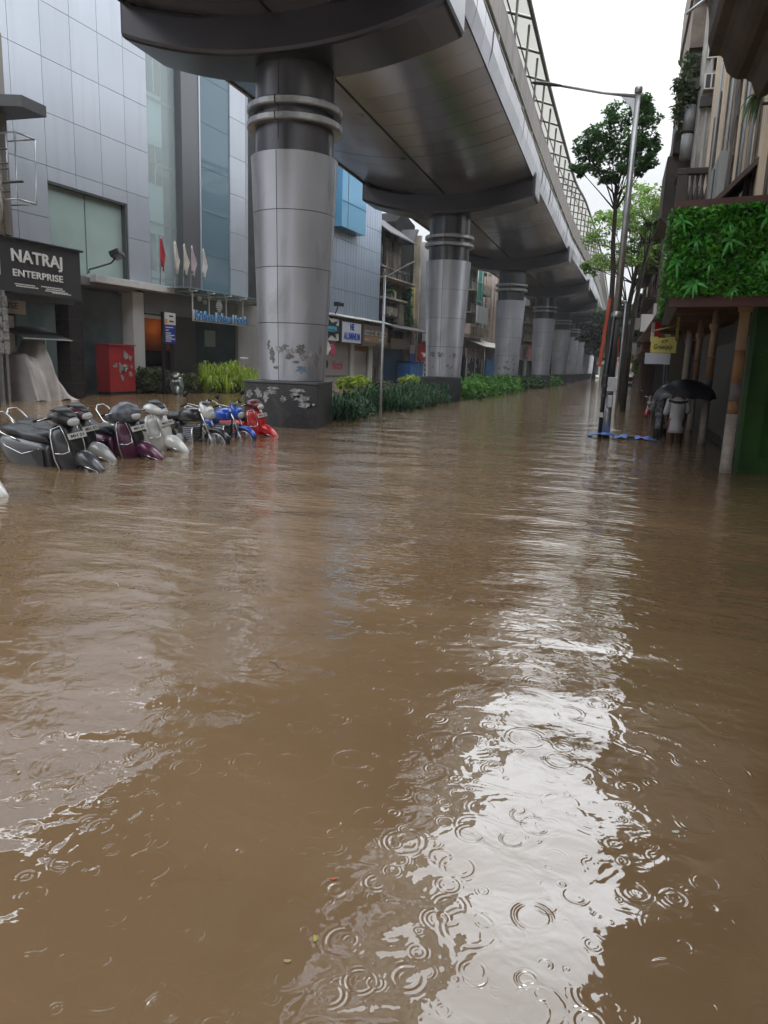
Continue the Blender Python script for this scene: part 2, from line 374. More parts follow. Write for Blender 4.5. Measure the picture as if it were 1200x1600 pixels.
for sd_ in (1, -1):
    rail_strip('fascia', sd_, [(0, 9.72), (.06, 9.70), (.16, 10.15), (.18, 10.62), (.02, 10.62)], FASC, 1.22 if sd_ > 0 else 2.44, .012, jit=.018)
    # louvred railing band
    mb = MB()
    for z in (10.70, 10.96):
        y = -28
        while y < 262:
            x0, x1 = xc(y) - OX + sd_ * (HW + .16), xc(y + 12) - OX + sd_ * (HW + .16)
            mb.tube([(x0, y, z), (x1, y + 12, z)], .04, 4, caps=False); y += 12
    y = -28
    while y < 200:
        x0 = xc(y) - OX + sd_ * (HW + .14); mb.box(x0 - .03, x0 + .03, y - .03, y + .03, 10.5, 11.05); y += 3.0
    mb.build('railing', RAILM, bw)
    rail_strip('parapet', sd_, [(-.02, 11.02), (.10, 11.02), (.10, 12.02), (-.02, 12.02)], BROWNP, 1.5, .02)
# arched roof: sheets and frame
def eav(y): return 13.75 + .7 * min(1, max(0, (y - 52) / 9))
def arch(y, s): return eav(y) + .75 * (1 - s * s)
rf = MB(); fr = MB(); y = -28.0; k = 0
RW = HW + .30
while y < 260:
    y1 = y + 3.0
    for i in range(10):
        s0, s1 = -1 + .2 * i, -1 + .2 * (i + 1)
        vs = [(xc(yy) - OX + RW * s, yy, arch(yy, s) + .05) for yy, s in ((y + .01, s0), (y + .01, s1), (y1 - .01, s1), (y1 - .01, s0))]
        rf.add(vs, [(0, 1, 2, 3)], 0, False)
    x0 = xc(y) - OX
    fr.tube([(x0 + RW * s, y, arch(y, s) - .02) for s in np.linspace(-1, 1, 11)], .05, 4, caps=False)
    if k % 1 == 0:
        for sd_ in (1, -1):
            fr.tube([(x0 + sd_ * (HW + .04), y + .6, 12.0), (x0 + sd_ * (HW + .08), y + .6, eav(y + .6) + .05)], .045, 6, caps=False)
    y = y1; k += 1
for sd_ in (1, -1):
    for so_, zo, r in ((1.0, 0, .085), (.8, 0, .028)):
        fr.tube([(xc(yy) - OX + sd_ * RW * so_, yy, arch(yy, so_) + zo) for yy in np.arange(-28, 263, 3.0)], r, 6, caps=False)
    fr.tube([(xc(yy) - OX + sd_ * (HW + .06), yy, 12.06) for yy in np.arange(-28, 262, 6.0)], .05, 6, caps=False)
rf.build('roof', BEIGE, bw); fr.build('roof_frame', FRAMEM, bw)
# recessed downlights beside the middle joint
for y in [3.5, 7.5, 11.5, 23.3, 28.3, 41, 46, 50.5, 61, 66.5, 80, 87]:
    m_ = MB(); x = xc(y) - OX - .28
    m_.box(x - .13, x + .13, y - .17, y + .17, 9.17, 9.25); m_.box(x - .09, x + .09, y - .13, y + .13, 9.150, 9.172, 1)
    m_.build('downlight', [GAP, GLASSD], bw)
# ---- piers
def crosshead(parent):
    mb = MB(); ss = np.linspace(-1, 1, 25); L0, L1 = -1.3, .55
    def zb(s): return 8.36 + .66 * abs(s) ** 2.1
    rings = []
    for yy, ins in ((L0, .0), (L1, .0)):
        r = [Vector((s * (HW + .17), yy, zb(s))) for s in ss] + [Vector((s * (HW + .17), yy, max(soz(s) + .02, 9.3) if abs(s) < .97 else 10.04)) for s in ss[::-1]]
        rings.append(r)
    mb.loft(rings); mb.s = [False] * len(mb.s)
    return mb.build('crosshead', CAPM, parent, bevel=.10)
def make_pier(first):
    t = thing('walkway_pier', 'x', 'pier', (0, 0, 0))
    mb = MB(); PLG = [(-.84, -1.05), (1.10, -1.02), (.70, 1.04), (-.95, 1.04)]; mb.prism(PLG, -.4, 1.07, 'z'); mb.build('plinth', GRAN, t, bevel=.012)
    mb = MB(); mb.prism([(x * 1.03, y * 1.03) for x, y in PLG], 1.074, 1.13, 'z'); mb.build('coping', GRANT, t, bevel=.008)
    mb = MB(); r0, r1 = .84, 1.06; zs = [1.134, 2.53, 3.84, 5.13, 6.43]
    mb.lathe([(r0 - .03, 1.1), (r1 - .03, 6.41), (.3, 6.41)], 32, mi=1)
    for j in range(4):
        za, zb_ = zs[j] + .008, zs[j + 1] - .008
        f = lambda z: r0 + (r1 - r0) * (z - 1.13) / (6.43 - 1.13)
        for q in range(4):
            a0 = PI * q / 2 + .008; a1 = PI * (q + 1) / 2 - .008
            mb.lathe([(f(za), za), (f(zb_), zb_)], 12, a0=a0, a1=a1); mb.lathe([(f(za) - .03, za), (f(za), za)], 12, a0=a0, a1=a1, sm=False); mb.lathe([(f(zb_), zb_), (f(zb_) - .03, zb_)], 12, a0=a0, a1=a1, sm=False)
    mb.build('column_cladding', [CLAD, GAP], t)
    mb = MB(); mb.lathe([(.945, 6.38), (.945, 8.75)], 40)
    for q in range(4):
        a = PI * q / 2; mb.box(-.004, .004, -.008, .008, 6.7, 8.5, 1, Matrix.Rotation(a, 4, 'Z') @ Matrix.Translation((.946, 0, 0)))
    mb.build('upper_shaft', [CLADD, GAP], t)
    for z in (7.06, 7.40):
        mb = MB()
        for q in range(4):
            a0 = PI * q / 2 + .012; a1 = PI * (q + 1) / 2 - .012
            mb.lathe([(.93, z), (1.12, z), (1.15, z + .03), (1.15, z + .14), (1.12, z + .17), (.93, z + .17)], 12, a0=a0, a1=a1, sm=False)
        mb.build('collar_ring', STEEL, t)
    crosshead(t)
    return t
words = ['first', 'second', 'third', 'fourth', 'fifth', 'sixth', 'seventh', 'eighth', 'ninth', 'tenth', 'eleventh', 'twelfth']
p0 = make_pier(True)
plist = []
for i, y in enumerate(PY):
    p = p0 if i == 0 else dup(p0)
    p.location = (xc(y), y, 0); plist.append(p); p['group'] = 'steel clad piers carrying the walkway'
    if i < 1: p['label'] = 'steel clad walkway pier level with the viewer, out of the photo'
    else: p['label'] = {1: 'largest steel clad pier, black plinth with torn posters, beside the red scooter', 2: 'steel clad pier rising behind the dark green median plants'}.get(i, f'{words[i-1]} steel clad walkway pier counted down the street from the red scooter')
# torn posters and scuffs on the first pier
def patch_flat(w, h, n=9, seed=0):
    n = 26; r = random.Random(seed)
    return [((w / 2) * math.cos(a) * r.uniform(.38, 1.08) * (1.25 if abs(math.cos(a)) > .6 and abs(math.sin(a)) > .6 else 1), (h / 2) * math.sin(a) * r.uniform(.38, 1.08)) for a in np.linspace(0, 2 * PI, n, endpoint=False)]
P1 = plist[1]
for k, (x, z, w, h) in enumerate([(-.05, .95, .36, .09), (-.10, .86, .34, .14), (.22, .70, .22, .18), (.62, .92, .5, .12), (.75, .74, .6, .2), (.85, .58, .5, .16), (-.70, .80, .2, .24), (-.45, .82, .26, .3), (-.25, .74, .22, .32), (-.6, .55, .3, .14), (.55, .8, .3, .2)]):
    mb = MB(); mb.prism([(x + a, z + b) for a, b in patch_flat(w, h, 11, k)], -1.056, -1.046, 'y'); mb.build('torn_poster', PAPER, P1)
DRT = mat('scuffed_glue', (.22, .22, .22), .7, col2=(.10, .10, .105), scale=22)
BLUEST = mat('blue_sticker', (.10, .22, .34), .7, col2=(.2, .28, .34), scale=12)
def cyl_patch(P, ang, z, w, h, seed, m, name='torn_poster'):
    mb = MB(); pts = patch_flat(w, h, 12, seed); vs = []
    for a, b in pts + [(0, 0)]:
        zz = z + b; r = .84 + .22 * (zz - 1.13) / 5.57 + .004; q = ang + a / r; vs.append((r * math.cos(q), r * math.sin(q), zz))
    n = len(pts); mb.add(vs, [(i, (i + 1) % n, n) for i in range(n)]); return mb.build(name, m, P)
face = math.atan2(-18.2, 8.15)
for k, (da, z, w, h, m_) in enumerate([(-.62, 1.75, .2, .45, DRT), (-.75, 2.0, .12, .3, DRT), (-.35, 1.9, .3, .28, PAPER), (-.05, 1.85, .28, .22, PAPER), (-.1, 1.72, .3, .15, DRT), (.22, 1.9, .35, .35, DRT), (.3, 1.72, .3, .22, PAPER), (.28, 1.42, .42, .22, BLUEST), (.55, 1.8, .2, .3, PAPER), (.75, 1.65, .2, .4, DRT), (.9, 1.9, .15, .3, DRT), (-.5, 1.45, .2, .12, DRT), (.1, 1.6, .2, .1, DRT), (-.2, 1.98, .2, .08, DRT)]):
    cyl_patch(P1, face + da, z, w, h, 50 + k, m_)
for P_, sd0 in ((plist[2], 80), (plist[3], 95)):
    for k in range(7):
        cyl_patch(P_, -PI / 2 + .25 + random.uniform(-.8, .8), random.uniform(1.4, 2.3), random.uniform(.15, .4), random.uniform(.15, .35), sd0 + k, DRT if k % 3 else PAPER)
# ================================================================ left side of the street
LRZ = R_(90) - math.atan(.09)
def Lf(Y0, off=0): return (-22.93 + off + .09 * Y0, Y0, 0)
PANEL = mat('aluminium_panel', (.43, .46, .515), .34, .35, isl=.06, col2=(.395, .425, .48), scale=.35, dirt=(.30, .32, .36), dirt_amt=.3, dscale=(1.5, 1.5, .12))
PANEL2 = mat('aluminium_panel_skylit', (.50, .54, .62), .25, .35, isl=.04)  # lighter panel copy: sky reflection on the chamfer put into its colour
FROST = mat('frosted_glass', (.33, .42, .39), .25, col2=(.28, .36, .34), scale=.7, spec=.6)
TEAL = mat('teal_glass', (.74, .82, .83), .04, trans=.72, spec=1.0)
TEALD = mat('dark_teal_glass', (.22, .33, .40), .04, trans=.45, spec=1.0)
INT = mat('interior_wall', (.42, .42, .40), .8, dirt=(.1, .1, .1), dirt_amt=.3)
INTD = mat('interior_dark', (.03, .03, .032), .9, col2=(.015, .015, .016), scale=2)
LINT = mat('grey_lintel', (.17, .17, .175), .6, col2=(.14, .14, .145), scale=1)
BRND = mat('dark_brown_panel', (.045, .035, .033), .5, col2=(.03, .025, .024), scale=2)
GREYW = mat('grey_render', (.36, .36, .37), .7, col2=(.30, .30, .31), scale=1, dirt=(.15, .15, .15), dirt_amt=.3)
def grid_panels(mb, us, zs, y0=-.04, y1=0, g=.010, skip=None, mi=0):
    for a, b in zip(us, us[1:]):
        for c, d in zip(zs, zs[1:]):
            if skip and skip((a + b) / 2, (c + d) / 2): continue
            if skip and any(False for _ in ()): pass
            mb.box(a + g, b - g, y0, y1, c + g, d - g, mi)
def wall_open(mb, u0, u1, z0, z1, t, ops, y=0, mi=0, mir=None):
    """wall from y to y+t with rectangular openings ops=(ua,ub,za,zb)"""
    us = sorted({u0, u1, *[min(max(q, u0), u1) for o in ops for q in o[:2]]}); zs = sorted({z0, z1, *[min(max(q, z0), z1) for o in ops for q in o[2:4]]})
    solid = lambda i, j: 0 <= i < len(us) - 1 and 0 <= j < len(zs) - 1 and not any(o[0] - 1e-6 < (us[i] + us[i + 1]) / 2 < o[1] and o[2] < (zs[j] + zs[j + 1]) / 2 < o[3] for o in ops)
    mir = mi if mir is None else mir
    for i in range(len(us) - 1):
        for j in range(len(zs) - 1):
            if not solid(i, j): continue
            a, b, c, d = us[i], us[i + 1], zs[j], zs[j + 1]
            mb.add([(a, y, c), (b, y, c), (b, y, d), (a, y, d)], [(0, 1, 2, 3)], mi)
            mb.add([(a, y + t, c), (b, y + t, c), (b, y + t, d), (a, y + t, d)], [(3, 2, 1, 0)], mi)
            for di, dj, q in ((-1, 0, [(a, y, c), (a, y, d), (a, y + t, d), (a, y + t, c)]), (1, 0, [(b, y, c), (b, y + t, c), (b, y + t, d), (b, y, d)]), (0, -1, [(a, y, c), (a, y + t, c), (b, y + t, c), (b, y, c)]), (0, 1, [(a, y, d), (b, y, d), (b, y + t, d), (a, y + t, d)])):
                if not solid(i + di, j + dj): mb.add(q, [(0, 1, 2, 3)], mir)
def window(parent, a, b, c, d, y=.12, fm=None, gm=None, nx=2, nz=1, name='window', w=.05):
    mb = MB(); fm = fm or WHITE
    mb.box(a, b, y, y + .05, c, c + w); mb.box(a, b, y, y + .05, d - w, d); mb.box(a, a + w, y, y + .05, c + w, d - w); mb.box(b - w, b, y, y + .05, c + w, d - w)
    for i in range(1, nx): x = a + (b - a) * i / nx; mb.box(x - w / 2, x + w / 2, y + .003, y + .045, c + w, d - w)
    for i in range(1, nz): z = c + (d - c) * i / nz; mb.box(a + w, b - w, y + .006, y + .04, z - w / 2, z + w / 2)
    f = mb.build(name, fm, parent)
    mb = MB(); mb.box(a + .01, b - .01, y + .02, y + .03, c + .01, d - .01); mb.build('pane', gm or GLASSD, f)
    return f
# ---------------------------------------------------------------- panelled hotel block
Y0 = 12.0; A = thing('hotel_building', 'tall grey aluminium panelled hotel block with glass bays, tallest facade on the street', 'building', Lf(Y0), LRZ)
U = lambda Y: (Y - Y0) * 1.00404
JY = [23.97 - 1.4 * k for k in range(9, 0, -1)] + [23.97, 25.37, 26.77, 28.17, 29.55]
us = [U(y) for y in JY]; zs = [4.72, 6.53, 8.36, 10.2, 12.03, 13.86, 15.7, 17.5]
wa, wb, wc, wd = U(23.9), U(28.1), 4.60, 7.83
mb = MB()
for a, b in zip(us, us[1:]):
    for c, d in zip(zs, zs[1:]):
        if a >= wa - .3 and b <= wb + .3:
            if d <= 6.6: continue
            if c < wd < d: c = wd + .02
        mb.box(a + .009, b - .009, -.05, .03, c + .009, d - .009, 0)
mb.build('panel_cladding', PANEL, A)
mb = MB(); wall_open(mb, us[0], U(29.55), 4.6, 17.5, .3, [(wa + .04, wb - .04, 4.65, wd)], y=.0, mi=0); mb.build('backing_wall', GAP, A)
mb = MB(); mb.box(wa, wb, .20, .24, 4.62, wd); 
mb.box(wa - .02, wa + .05, -.03, .2, 4.66, wd, 1); mb.box(wb - .05, wb + .02, -.03, .2, 4.66, wd, 1); mb.box(wa + .05, wb - .05, -.03, .2, wd - .05, wd + .02, 1)
x = (wa + wb) / 2; mb.box(x - .015, x + .015, .185, .2, 4.66, wd - .05, 1)
mb.build('frosted_window', [FROST, DGREY], A)
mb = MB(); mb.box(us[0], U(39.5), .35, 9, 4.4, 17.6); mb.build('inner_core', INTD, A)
# stair bay behind glass
g0, g1 = U(29.58), U(31.5)
mb = MB(); mb.box(g0, g1, .02, .05, 4.75, 17.5); mb.build('glass_wall', TEAL, A)
mb = MB(); mb.box(g0 + .05, g0 + 1.15, .14, .34, 4.75, 17.5, 0); mb.box(g0 + 1.16, g1, .2, .34, 4.75, 17.5, 1)
for z in (5.2, 8.9, 12.6): mb.box(g0 + .1, g0 + 1.1, .11, .138, z + .2, z + 1.8, 1); mb.box(g0 + .58, g0 + .63, .09, .108, z + .2, z + 1.8, 0)
for z in (5.0, 7.4, 9.9, 12.5): mb.box(g0, g1, .06, .088, z, z + .10, 2)
mb.build('stair_hall', [mat('stair_white', (.75, .77, .76), .7), GLASSD, LINT], A)
mb = MB(); mb.box(g1, U(32.75), -.35, .3, 4.75, 17.5); mb.box(U(32.76), U(32.86), -.38, .3, 4.75, 17.5, 1); mb.build('dark_pilaster', [mat('pilaster_grey', (.11, .115, .125), .4, .3), PANEL], A)
h0, h1 = U(32.88), U(35.7)
mb = MB(); mb.box(h0, h1, .0, .03, 4.75, 17.5)
for z in (6.6, 8.6, 10.6, 12.6, 14.6): mb.box(h0, h1, -.006, -.001, z, z + .012, 1)
mb.build('glass_wall', [TEALD, GAP], A)
mb = MB(); mb.box(h0, h1, .20, .34, 4.75, 17.5)
for z in (5.4, 8.4, 11.4): mb.box(h0 + .2, h0 + 1.3, .14, .19, z, z + 1.9, 1); mb.box(h0 + 1.9, h0 + 2.3, .12, .19, 4.8, 17.4, 1); mb.box(h0, h1, .1, .118, z + 2.3, z + 2.5, 2)
mb.build('curtain_room', [mat('room_tone', (.16, .22, .27), .8, col2=(.07, .09, .11), scale=.6), GLASSD, LINT], A)
mb = MB(); zc = [4.72, 6.2, 8.03, 9.9, 11.68, 13.5, 15.3, 17.5]
grid_panels(mb, [U(35.72), U(37.1)], zc, -.06, .1)
mb.build('corner_cladding', PANEL, A)
mb = MB(); M2 = Matrix.Translation((U(37.1), -.055, 0)) @ Matrix.Rotation(R_(24), 4, 'Z')
for c, d in zip(zc, zc[1:]): mb.box(.01, 1.4, 0, .05, c + .01, d - .01, 0, M2); mb.box(1.41, 2.9, 0, .05, c + .01, d - .01, 0, M2)
mb.box(0, 2.9, .051, .3, 4.6, 17.5, 1, M2); mb.build('chamfer_cladding', [PANEL2, GAP], A)
# ground floor
mb = MB(); mb.box(U(22.6), U(28.3), .55, .6, 0, 4.25); mb.build('shop_glass', mat('shop_glass', (.13, .18, .18), .08, col2=(.05, .06, .06), scale=.6, spec=.6), A)
mb = MB(); mb.box(us[0], U(39.5), 1.9, 2.0, -.36, 4.6); mb.box(us[0], U(28.3), -.3, 2, 4.3, 4.6, 1); mb.build('lobby_back_wall', [INTD, LINT], A)
mb = MB(); mb.box(U(28.35), U(29.05), -.02, .75, -.36, 4.35); mb.build('white_column', WHITE, A, bevel=.01)
mb = MB(); mb.box(U(29.1), U(34.2), 1.5, 1.55, 1.9, 3.5); mb.build('orange_lobby_wall', mat('orange_wall', (.42, .17, .025), .6, col2=(.3, .1, .02), scale=.8), A)
mb = MB(); mb.tube([(U(29.6) + .16 * math.cos(a), .9, 2.25 + .1 * math.sin(a)) for a in np.linspace(0, 2 * PI, 13)], .035, 6, caps=False); mb.build('lobby_lamp', emis('lamp_glow', (1, .28, .05), 2.5), A)
ld = bpy.data.lights.new('lobby_light', 'POINT'); ld.energy = 4; ld.color = (1, .5, .15); ld.shadow_soft_size = .2; lo = bpy.data.objects.new('lobby_light', ld); COL.objects.link(lo); lo.parent = A; lo.location = (U(31.6), .9, 3.0)
mb = MB(); mb.box(U(29.05), U(31.1), .12, .2, 3.3, 3.45); mb.build('door_header', WHITE, A)
mb = MB(); mb.box(U(29.06), U(36.9), -.05, .11, 3.50, 4.7); mb.build('entrance_lintel', LINT, A)
mb = MB(); mb.box(U(31.1), U(32.75), .0, .25, -.36, 3.5); mb.build('side_panel', [BRND, LINT], A)
mb = MB(); mb.box(U(32.76), U(36.35), .10, .14, -.36, 3.5); mb.build('glass_door', mat('entrance_glass', (.035, .05, .055), .06, col2=(.05, .07, .075), scale=1.2, spec=.7), A)
mb = MB(); mb.box(U(33.6), U(34.5), .07, .095, 2.2, 3.0); mb.build('door_notice', mat('notice_grey', (.16, .21, .2), .6), A)
mb = MB(); grid_panels(mb, [U(36.37), U(38.4)], [-.36, 1.7, 3.48, 4.7], -.07, .3)
mb.box(U(38.4), U(40), .4, .6, -.36, 4.7); mb.build('entrance_wall', GREYW, A)
mb = MB(); mb.box(U(38.5), U(38.62), -.6, -.48, .9, 3.4); mb.build('wall_sign_blade', NAVY, A)
# canopies
mb = MB(); mb.box(U(25.9) - .3, U(30.45), -.62, -.06, 4.44, 4.72); mb.build('white_canopy', WHITE, A, bevel=.01)
mb = MB(); mb.box(U(29.9), U(37.9), -1.75, -.07, 4.66, 4.69); cg = mb.build('glass_canopy', mat('canopy_glass', (.55, .62, .62), .1, trans=.5), A)
mb = MB()
for k in range(6):
    u = U(30.5) + k * 1.35; mb.tube([(u, -.07, 4.50), (u, -1.8, 4.58)], .035, 6); mb.cyl((u, -.5, 4.5), (u, -.5, 4.66), .05); mb.cyl((u, -1.4, 4.5), (u, -1.4, 4.66), .05)
for y in (-.5, -1.4): mb.tube([(U(30.2), y, 4.48), (U(37.6), y, 4.48)], .02, 6)
mb.build('canopy_bracket', STEEL, A)
for u, y, z in ((31.9, -.9, 4.36), (33, -.4, 4.3), (36.8, -1.45, 4.2), (37.6, -1.45, 4.25), (37.2, -1.3, 3.3)):
    mb = MB(); mb.lathe([(.02, .12), (.08, .1), (.11, .0), (.09, -.1), (.02, -.12)], 12); mb.build('globe_lamp', WHITE, A, loc=(U(u), y, z))
# hotel name sign hung from the canopy
HS = thing('hotel_name_sign', 'blue and white raised lettering Krishna Palace Hotel hung from white posts', 'sign', Lf(30.5, 1.5), LRZ)
bl_ = mat('sign_blue', (.06, .30, .68), .4)
text('Krishna Palace Hotel', 'letters', bl_, HS, 4.25, .42, 2.2, -.02, 3.34, .03, .008)
text('Krishna Palace Hotel', 'letter_backs', WHITEL, HS, 4.28, .44, 2.17, .06, 3.33, .05, .018)
mb = MB(); mb.box(0, 4.4, .0, .05, 3.27, 3.31); mb.build('base_rail', WHITE, HS)
for u in (.04, 1.3, 2.7, 4.15):
    mb = MB(); mb.tube([(u, .08, 3.28), (u, .08, 4.5)], .035, 8); mb.tube([(u - .1, .08, 4.42), (u + .14, .08, 4.42)], .025, 6); mb.build('post', WHITE, HS)
mb = MB()
for i in range(7):
    z = 3.84 + i * .085; w = [.12, .2, .25, .27, .24, .18, .10][i]
    mb.lathe([(.0, -.045), (w, -.03), (w * 1.04, .0), (w * .8, .04), (0, .045)], 14, c=(0, 0)); 
    for q in range(len(mb.v) - 14 * 5, len(mb.v)): x_, y_, z_ = mb.v[q]; mb.v[q] = (2.07 + x_, .05 + y_ * .3, z + z_)
mb.build('emblem', WHITE, HS)
# flags
FL = [(29.15, 'red', (.42, .03, .05), .85), (30.1, 'white', (.62, .58, .52), .8), (30.75, 'cream', (.62, .58, .50), .8), (31.3, 'pink', (.55, .44, .50), .8), (32.15, 'white', (.68, .62, .62), .85)]
for i, (Y, nm, c, h) in enumerate(FL):
    lab = ['drooping red flag, first in the row above the hotel entrance', 'limp white flag right beside the red flag', 'limp cream flag between the white flag and the pink flag', 'narrow pink flag half hidden before the dark pilaster', 'large pinkish white flag last in the row over the hotel sign'][i]
    t = thing('flag', lab, 'flag', Lf(Y, .8), LRZ, 'flags above the hotel entrance')
    mb = MB(); mb.tube([(0, 0, 4.7), (0, -.1, 6.68)], .018, 6); mb.build('pole', STEEL, t)
    mb = MB(); rings = []
    for k in range(9):
        q = k / 8; z = 6.55 - 1.0 * q; w = .03 + .30 * (q / .62 if q < .62 else 1 - (q - .62) / .38 * .55)
        rings.append([(-.06 - .02 * q + w * (j / 8) * 1.15, -.12 + .05 * math.sin(j * 1.6 + k * .4 + i), z - (.36 if q > .9 else .2) * (j / 8) * q + .08) for j in range(9)])
    mb.add([p for r in rings for p in r], [(a * 9 + b, a * 9 + b + 1, a * 9 + b + 10, a * 9 + b + 9) for a in range(8) for b in range(8)], 0, True)
    o = mb.build('cloth', mat(f'flag_{nm}{i}', c, .85), t); so2 = o.modifiers.new('s', 'SOLIDIFY'); so2.thickness = .008
# flood light on its arm
FLD = thing('flood_light', 'black flood light on an angled arm over the white canopy', 'lamp', Lf(25.2, .6), LRZ)
mb = MB(); mb.tube([(0, 0, 4.72), (.0, -.02, 4.85), (.9, -.3, 5.2), (1.1, -.35, 5.42)], .035, 8); mb.build('arm', BLACK, FLD)
mb = MB(); M2 = Matrix.Translation((1.15, -.4, 5.55)) @ Matrix.Rotation(R_(-25), 4, 'X') @ Matrix.Rotation(R_(20), 4, 'Z'); mb.box(-.32, .32, -.22, .2, -.1, .13, 0, M2); mb.build('head', BLACK, FLD, bevel=.03)
# blue and white sign on a black post
SP = thing('information_sign', 'blue and white notice board on a black post before the hotel door', 'sign', Lf(28.35, 1.5), LRZ)
mb = MB(); mb.box(-.07, .05, -.05, .05, -.36, 3.5); mb.build('post', BLACK, SP)
mb = MB(); mb.box(.06, .80, -.04, .02, 2.2, 2.98); mb.build('blue_panel', mat('sign_navy', (.012, .03, .28), .4), SP)
mb = MB(); mb.box(.06, .80, -.045, .02, 2.99, 3.5); mb.build('white_panel', WHITE, SP)
mb = MB()
for z, w in ((2.86, .5), (2.74, .2), (2.62, .35), (2.53, .58), (2.45, .4), (2.37, .62), (2.28, .35)): mb.box(.12, .12 + w, -.044, -.041, z, z + .035)
for z, w in ((3.32, .28), (3.1, .3)): mb.box(.36, .36 + w, -.049, -.046, z, z + .07, 1)
mb.box(.09, .24, -.049, -.046, 3.03, 3.22, 2); mb.build('lettering', [WHITEL, INK, mat('sign_orange', (.7, .25, .03), .5)], SP)
# ---------------------------------------------------------------- stationery shop porch with its big sign
NS = thing('shop_porch', 'dark shop porch with black granite column and the white NATRAJ ENTERPRISE lettering', 'shop', Lf(17.5, 2.5), LRZ)
SGN = mat('sign_charcoal', (.042, .042, .045), .45, dirt=(.02, .02, .02), dirt_amt=.2)
mb = MB(); mb.box(-2.5, 5.05, -.12, .05, 3.47, 5.08); mb.box(-2.6, 5.15, -.2, .2, 5.083, 5.14, 1); mb.build('sign_board', [SGN, BLACK], NS)
text('NATRAJ', 'sign_letters', WHITEL, NS, 2.05, .50, 3.20, -.121, 4.30, .03, .022)
text('ENTERPRISE', 'sign_letters', WHITEL, NS, 2.03, .22, 3.22, -.121, 3.97, .02, .018)
mb = MB(); mb.box(1.3, 1.72, -.16, -.121, 3.95, 4.75); mb.build('light_panel', mat('panel_white', (.6, .62, .68), .4), NS)
r = random.Random(3)
for grp in (((2.25, 3.72), (2.3, 3.66)), ((3.3, 3.74), (3.5, 3.68), (3.45, 3.62), (3.75, 3.58))):
    mb = MB()
    for x, z in grp:
        for k in range(12): w = r.uniform(.03, .08); mb.box(x, x + w, -.126, -.121, z, z + .035); x += w + .015
    mb.build('lettering', WHITEL, NS)
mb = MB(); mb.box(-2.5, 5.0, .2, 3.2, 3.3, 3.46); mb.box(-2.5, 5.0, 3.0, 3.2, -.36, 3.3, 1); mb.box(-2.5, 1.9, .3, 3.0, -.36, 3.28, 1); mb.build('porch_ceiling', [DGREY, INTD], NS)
mb = MB(); mb.box(4.9, 5.55, .35, 1.0, -.36, 3.46)
for z in (.55, 1.3, 2.05, 2.8): mb.box(4.88, 5.57, .33, 1.02, z, z + .02, 1)
mb.build('granite_column', [mat('brown_granite', (.035, .028, .026), .25, col2=(.02, .016, .016), scale=10), GAP], NS, bevel=.01)
mb = MB(); mb.box(2.5, 3.55, .9, .95, 2.86, 3.36); mb.build('small_sign', OFFW, NS)
text('RISE', 'sign_letters', INK, NS, .60, .20, 2.93, .899, 3.02, .01, .01)
mb = MB(); mb.box(3.0, 3.3, 1.2, 1.35, .6, 2.8); mb.build('inner_post', WHITE, NS)
AW = thing('shop_awning_bar', 'thin grey awning edge sloping out beneath the RISE sign', 'awning', Lf(20.3, 2.0), LRZ)
mb = MB(); mb.box(0, 2.1, -.3, -.26, 2.05, 2.08, 0, Matrix.Rotation(R_(0), 4, 'Z')); mb.prism([(-.3, 2.05), (-.26, 2.09), (1.0, 2.5), (1.0, 2.46)], 0.02, 2.08, 'x', 1); mb.build('cover', [WHITE, DGREY], AW)
mb = MB(); mb.tube([(.1, .9, -.36), (.1, .9, 2.45)], .03); mb.tube([(2.0, .9, -.36), (2.0, .9, 2.45)], .03); mb.build('support', STEEL, AW)
# white tarpaulin thrown over goods
TP = mat('white_tarpaulin', (.50, .47, .45), .6, col2=(.40, .37, .36), scale=2, bump=.02, bscale=6)
t = thing('tarpaulin', 'white tarpaulin draped over stacked goods under the shop awning', 'tarpaulin', Lf(20.6, 1.6), LRZ)
mb = MB(); prof = [(-.12, -.1), (-.08, .8), (-.04, 1.5), (.1, 1.62), (.45, 1.4), (.78, 2.05), (.92, 1.75), (1.12, 1.0), (1.4, .4), (1.8, -.05)]
rings = []
pp = []
for (xa, za), (xb, zb2) in zip(prof, prof[1:]):
    for q in range(5): pp.append((xa + (xb - xa) * q / 5, za + (zb2 - za) * q / 5))
pp.append(prof[-1]); prof = pp
for j in range(16):
    v = j / 15; row = []
    for x, z in prof:
        y = -.85 + 1.4 * v; zz = z if v > .35 else z * (v / .35) ** .55; f = noise.noise(Vector((x * 4.5, y * 1.2, z * .8)))
        row.append((x + .06 * noise.noise(Vector((x * 3, y * 2, 4))) + .10 * f * (1 - v), y - .10 * (1 - zz / 2) + .16 * f + .05 * noise.noise(Vector((x * 14, y * 6, z * 5))), max(-.1, zz + .10 * noise.noise(Vector((x * 3, y * 3, 7)))) ))
    rings.append(row)
n = len(prof); mb.add([p for r_ in rings for p in r_], [(a * n + b, a * n + b + 1, a * n + b + 1 + n, a * n + b + n) for a in range(len(rings) - 1) for b in range(n - 1)], 0, True)
o = mb.build('sheet', TP, t, sub=1)
mb = MB(); mb.prism([(1.25, 0), (1.75, 0), (1.55, 1.3), (1.2, 1.3)], .3, .36, 'y'); mb.build('leaning_board', mat('board_grey', (.22, .23, .22), .7), t)
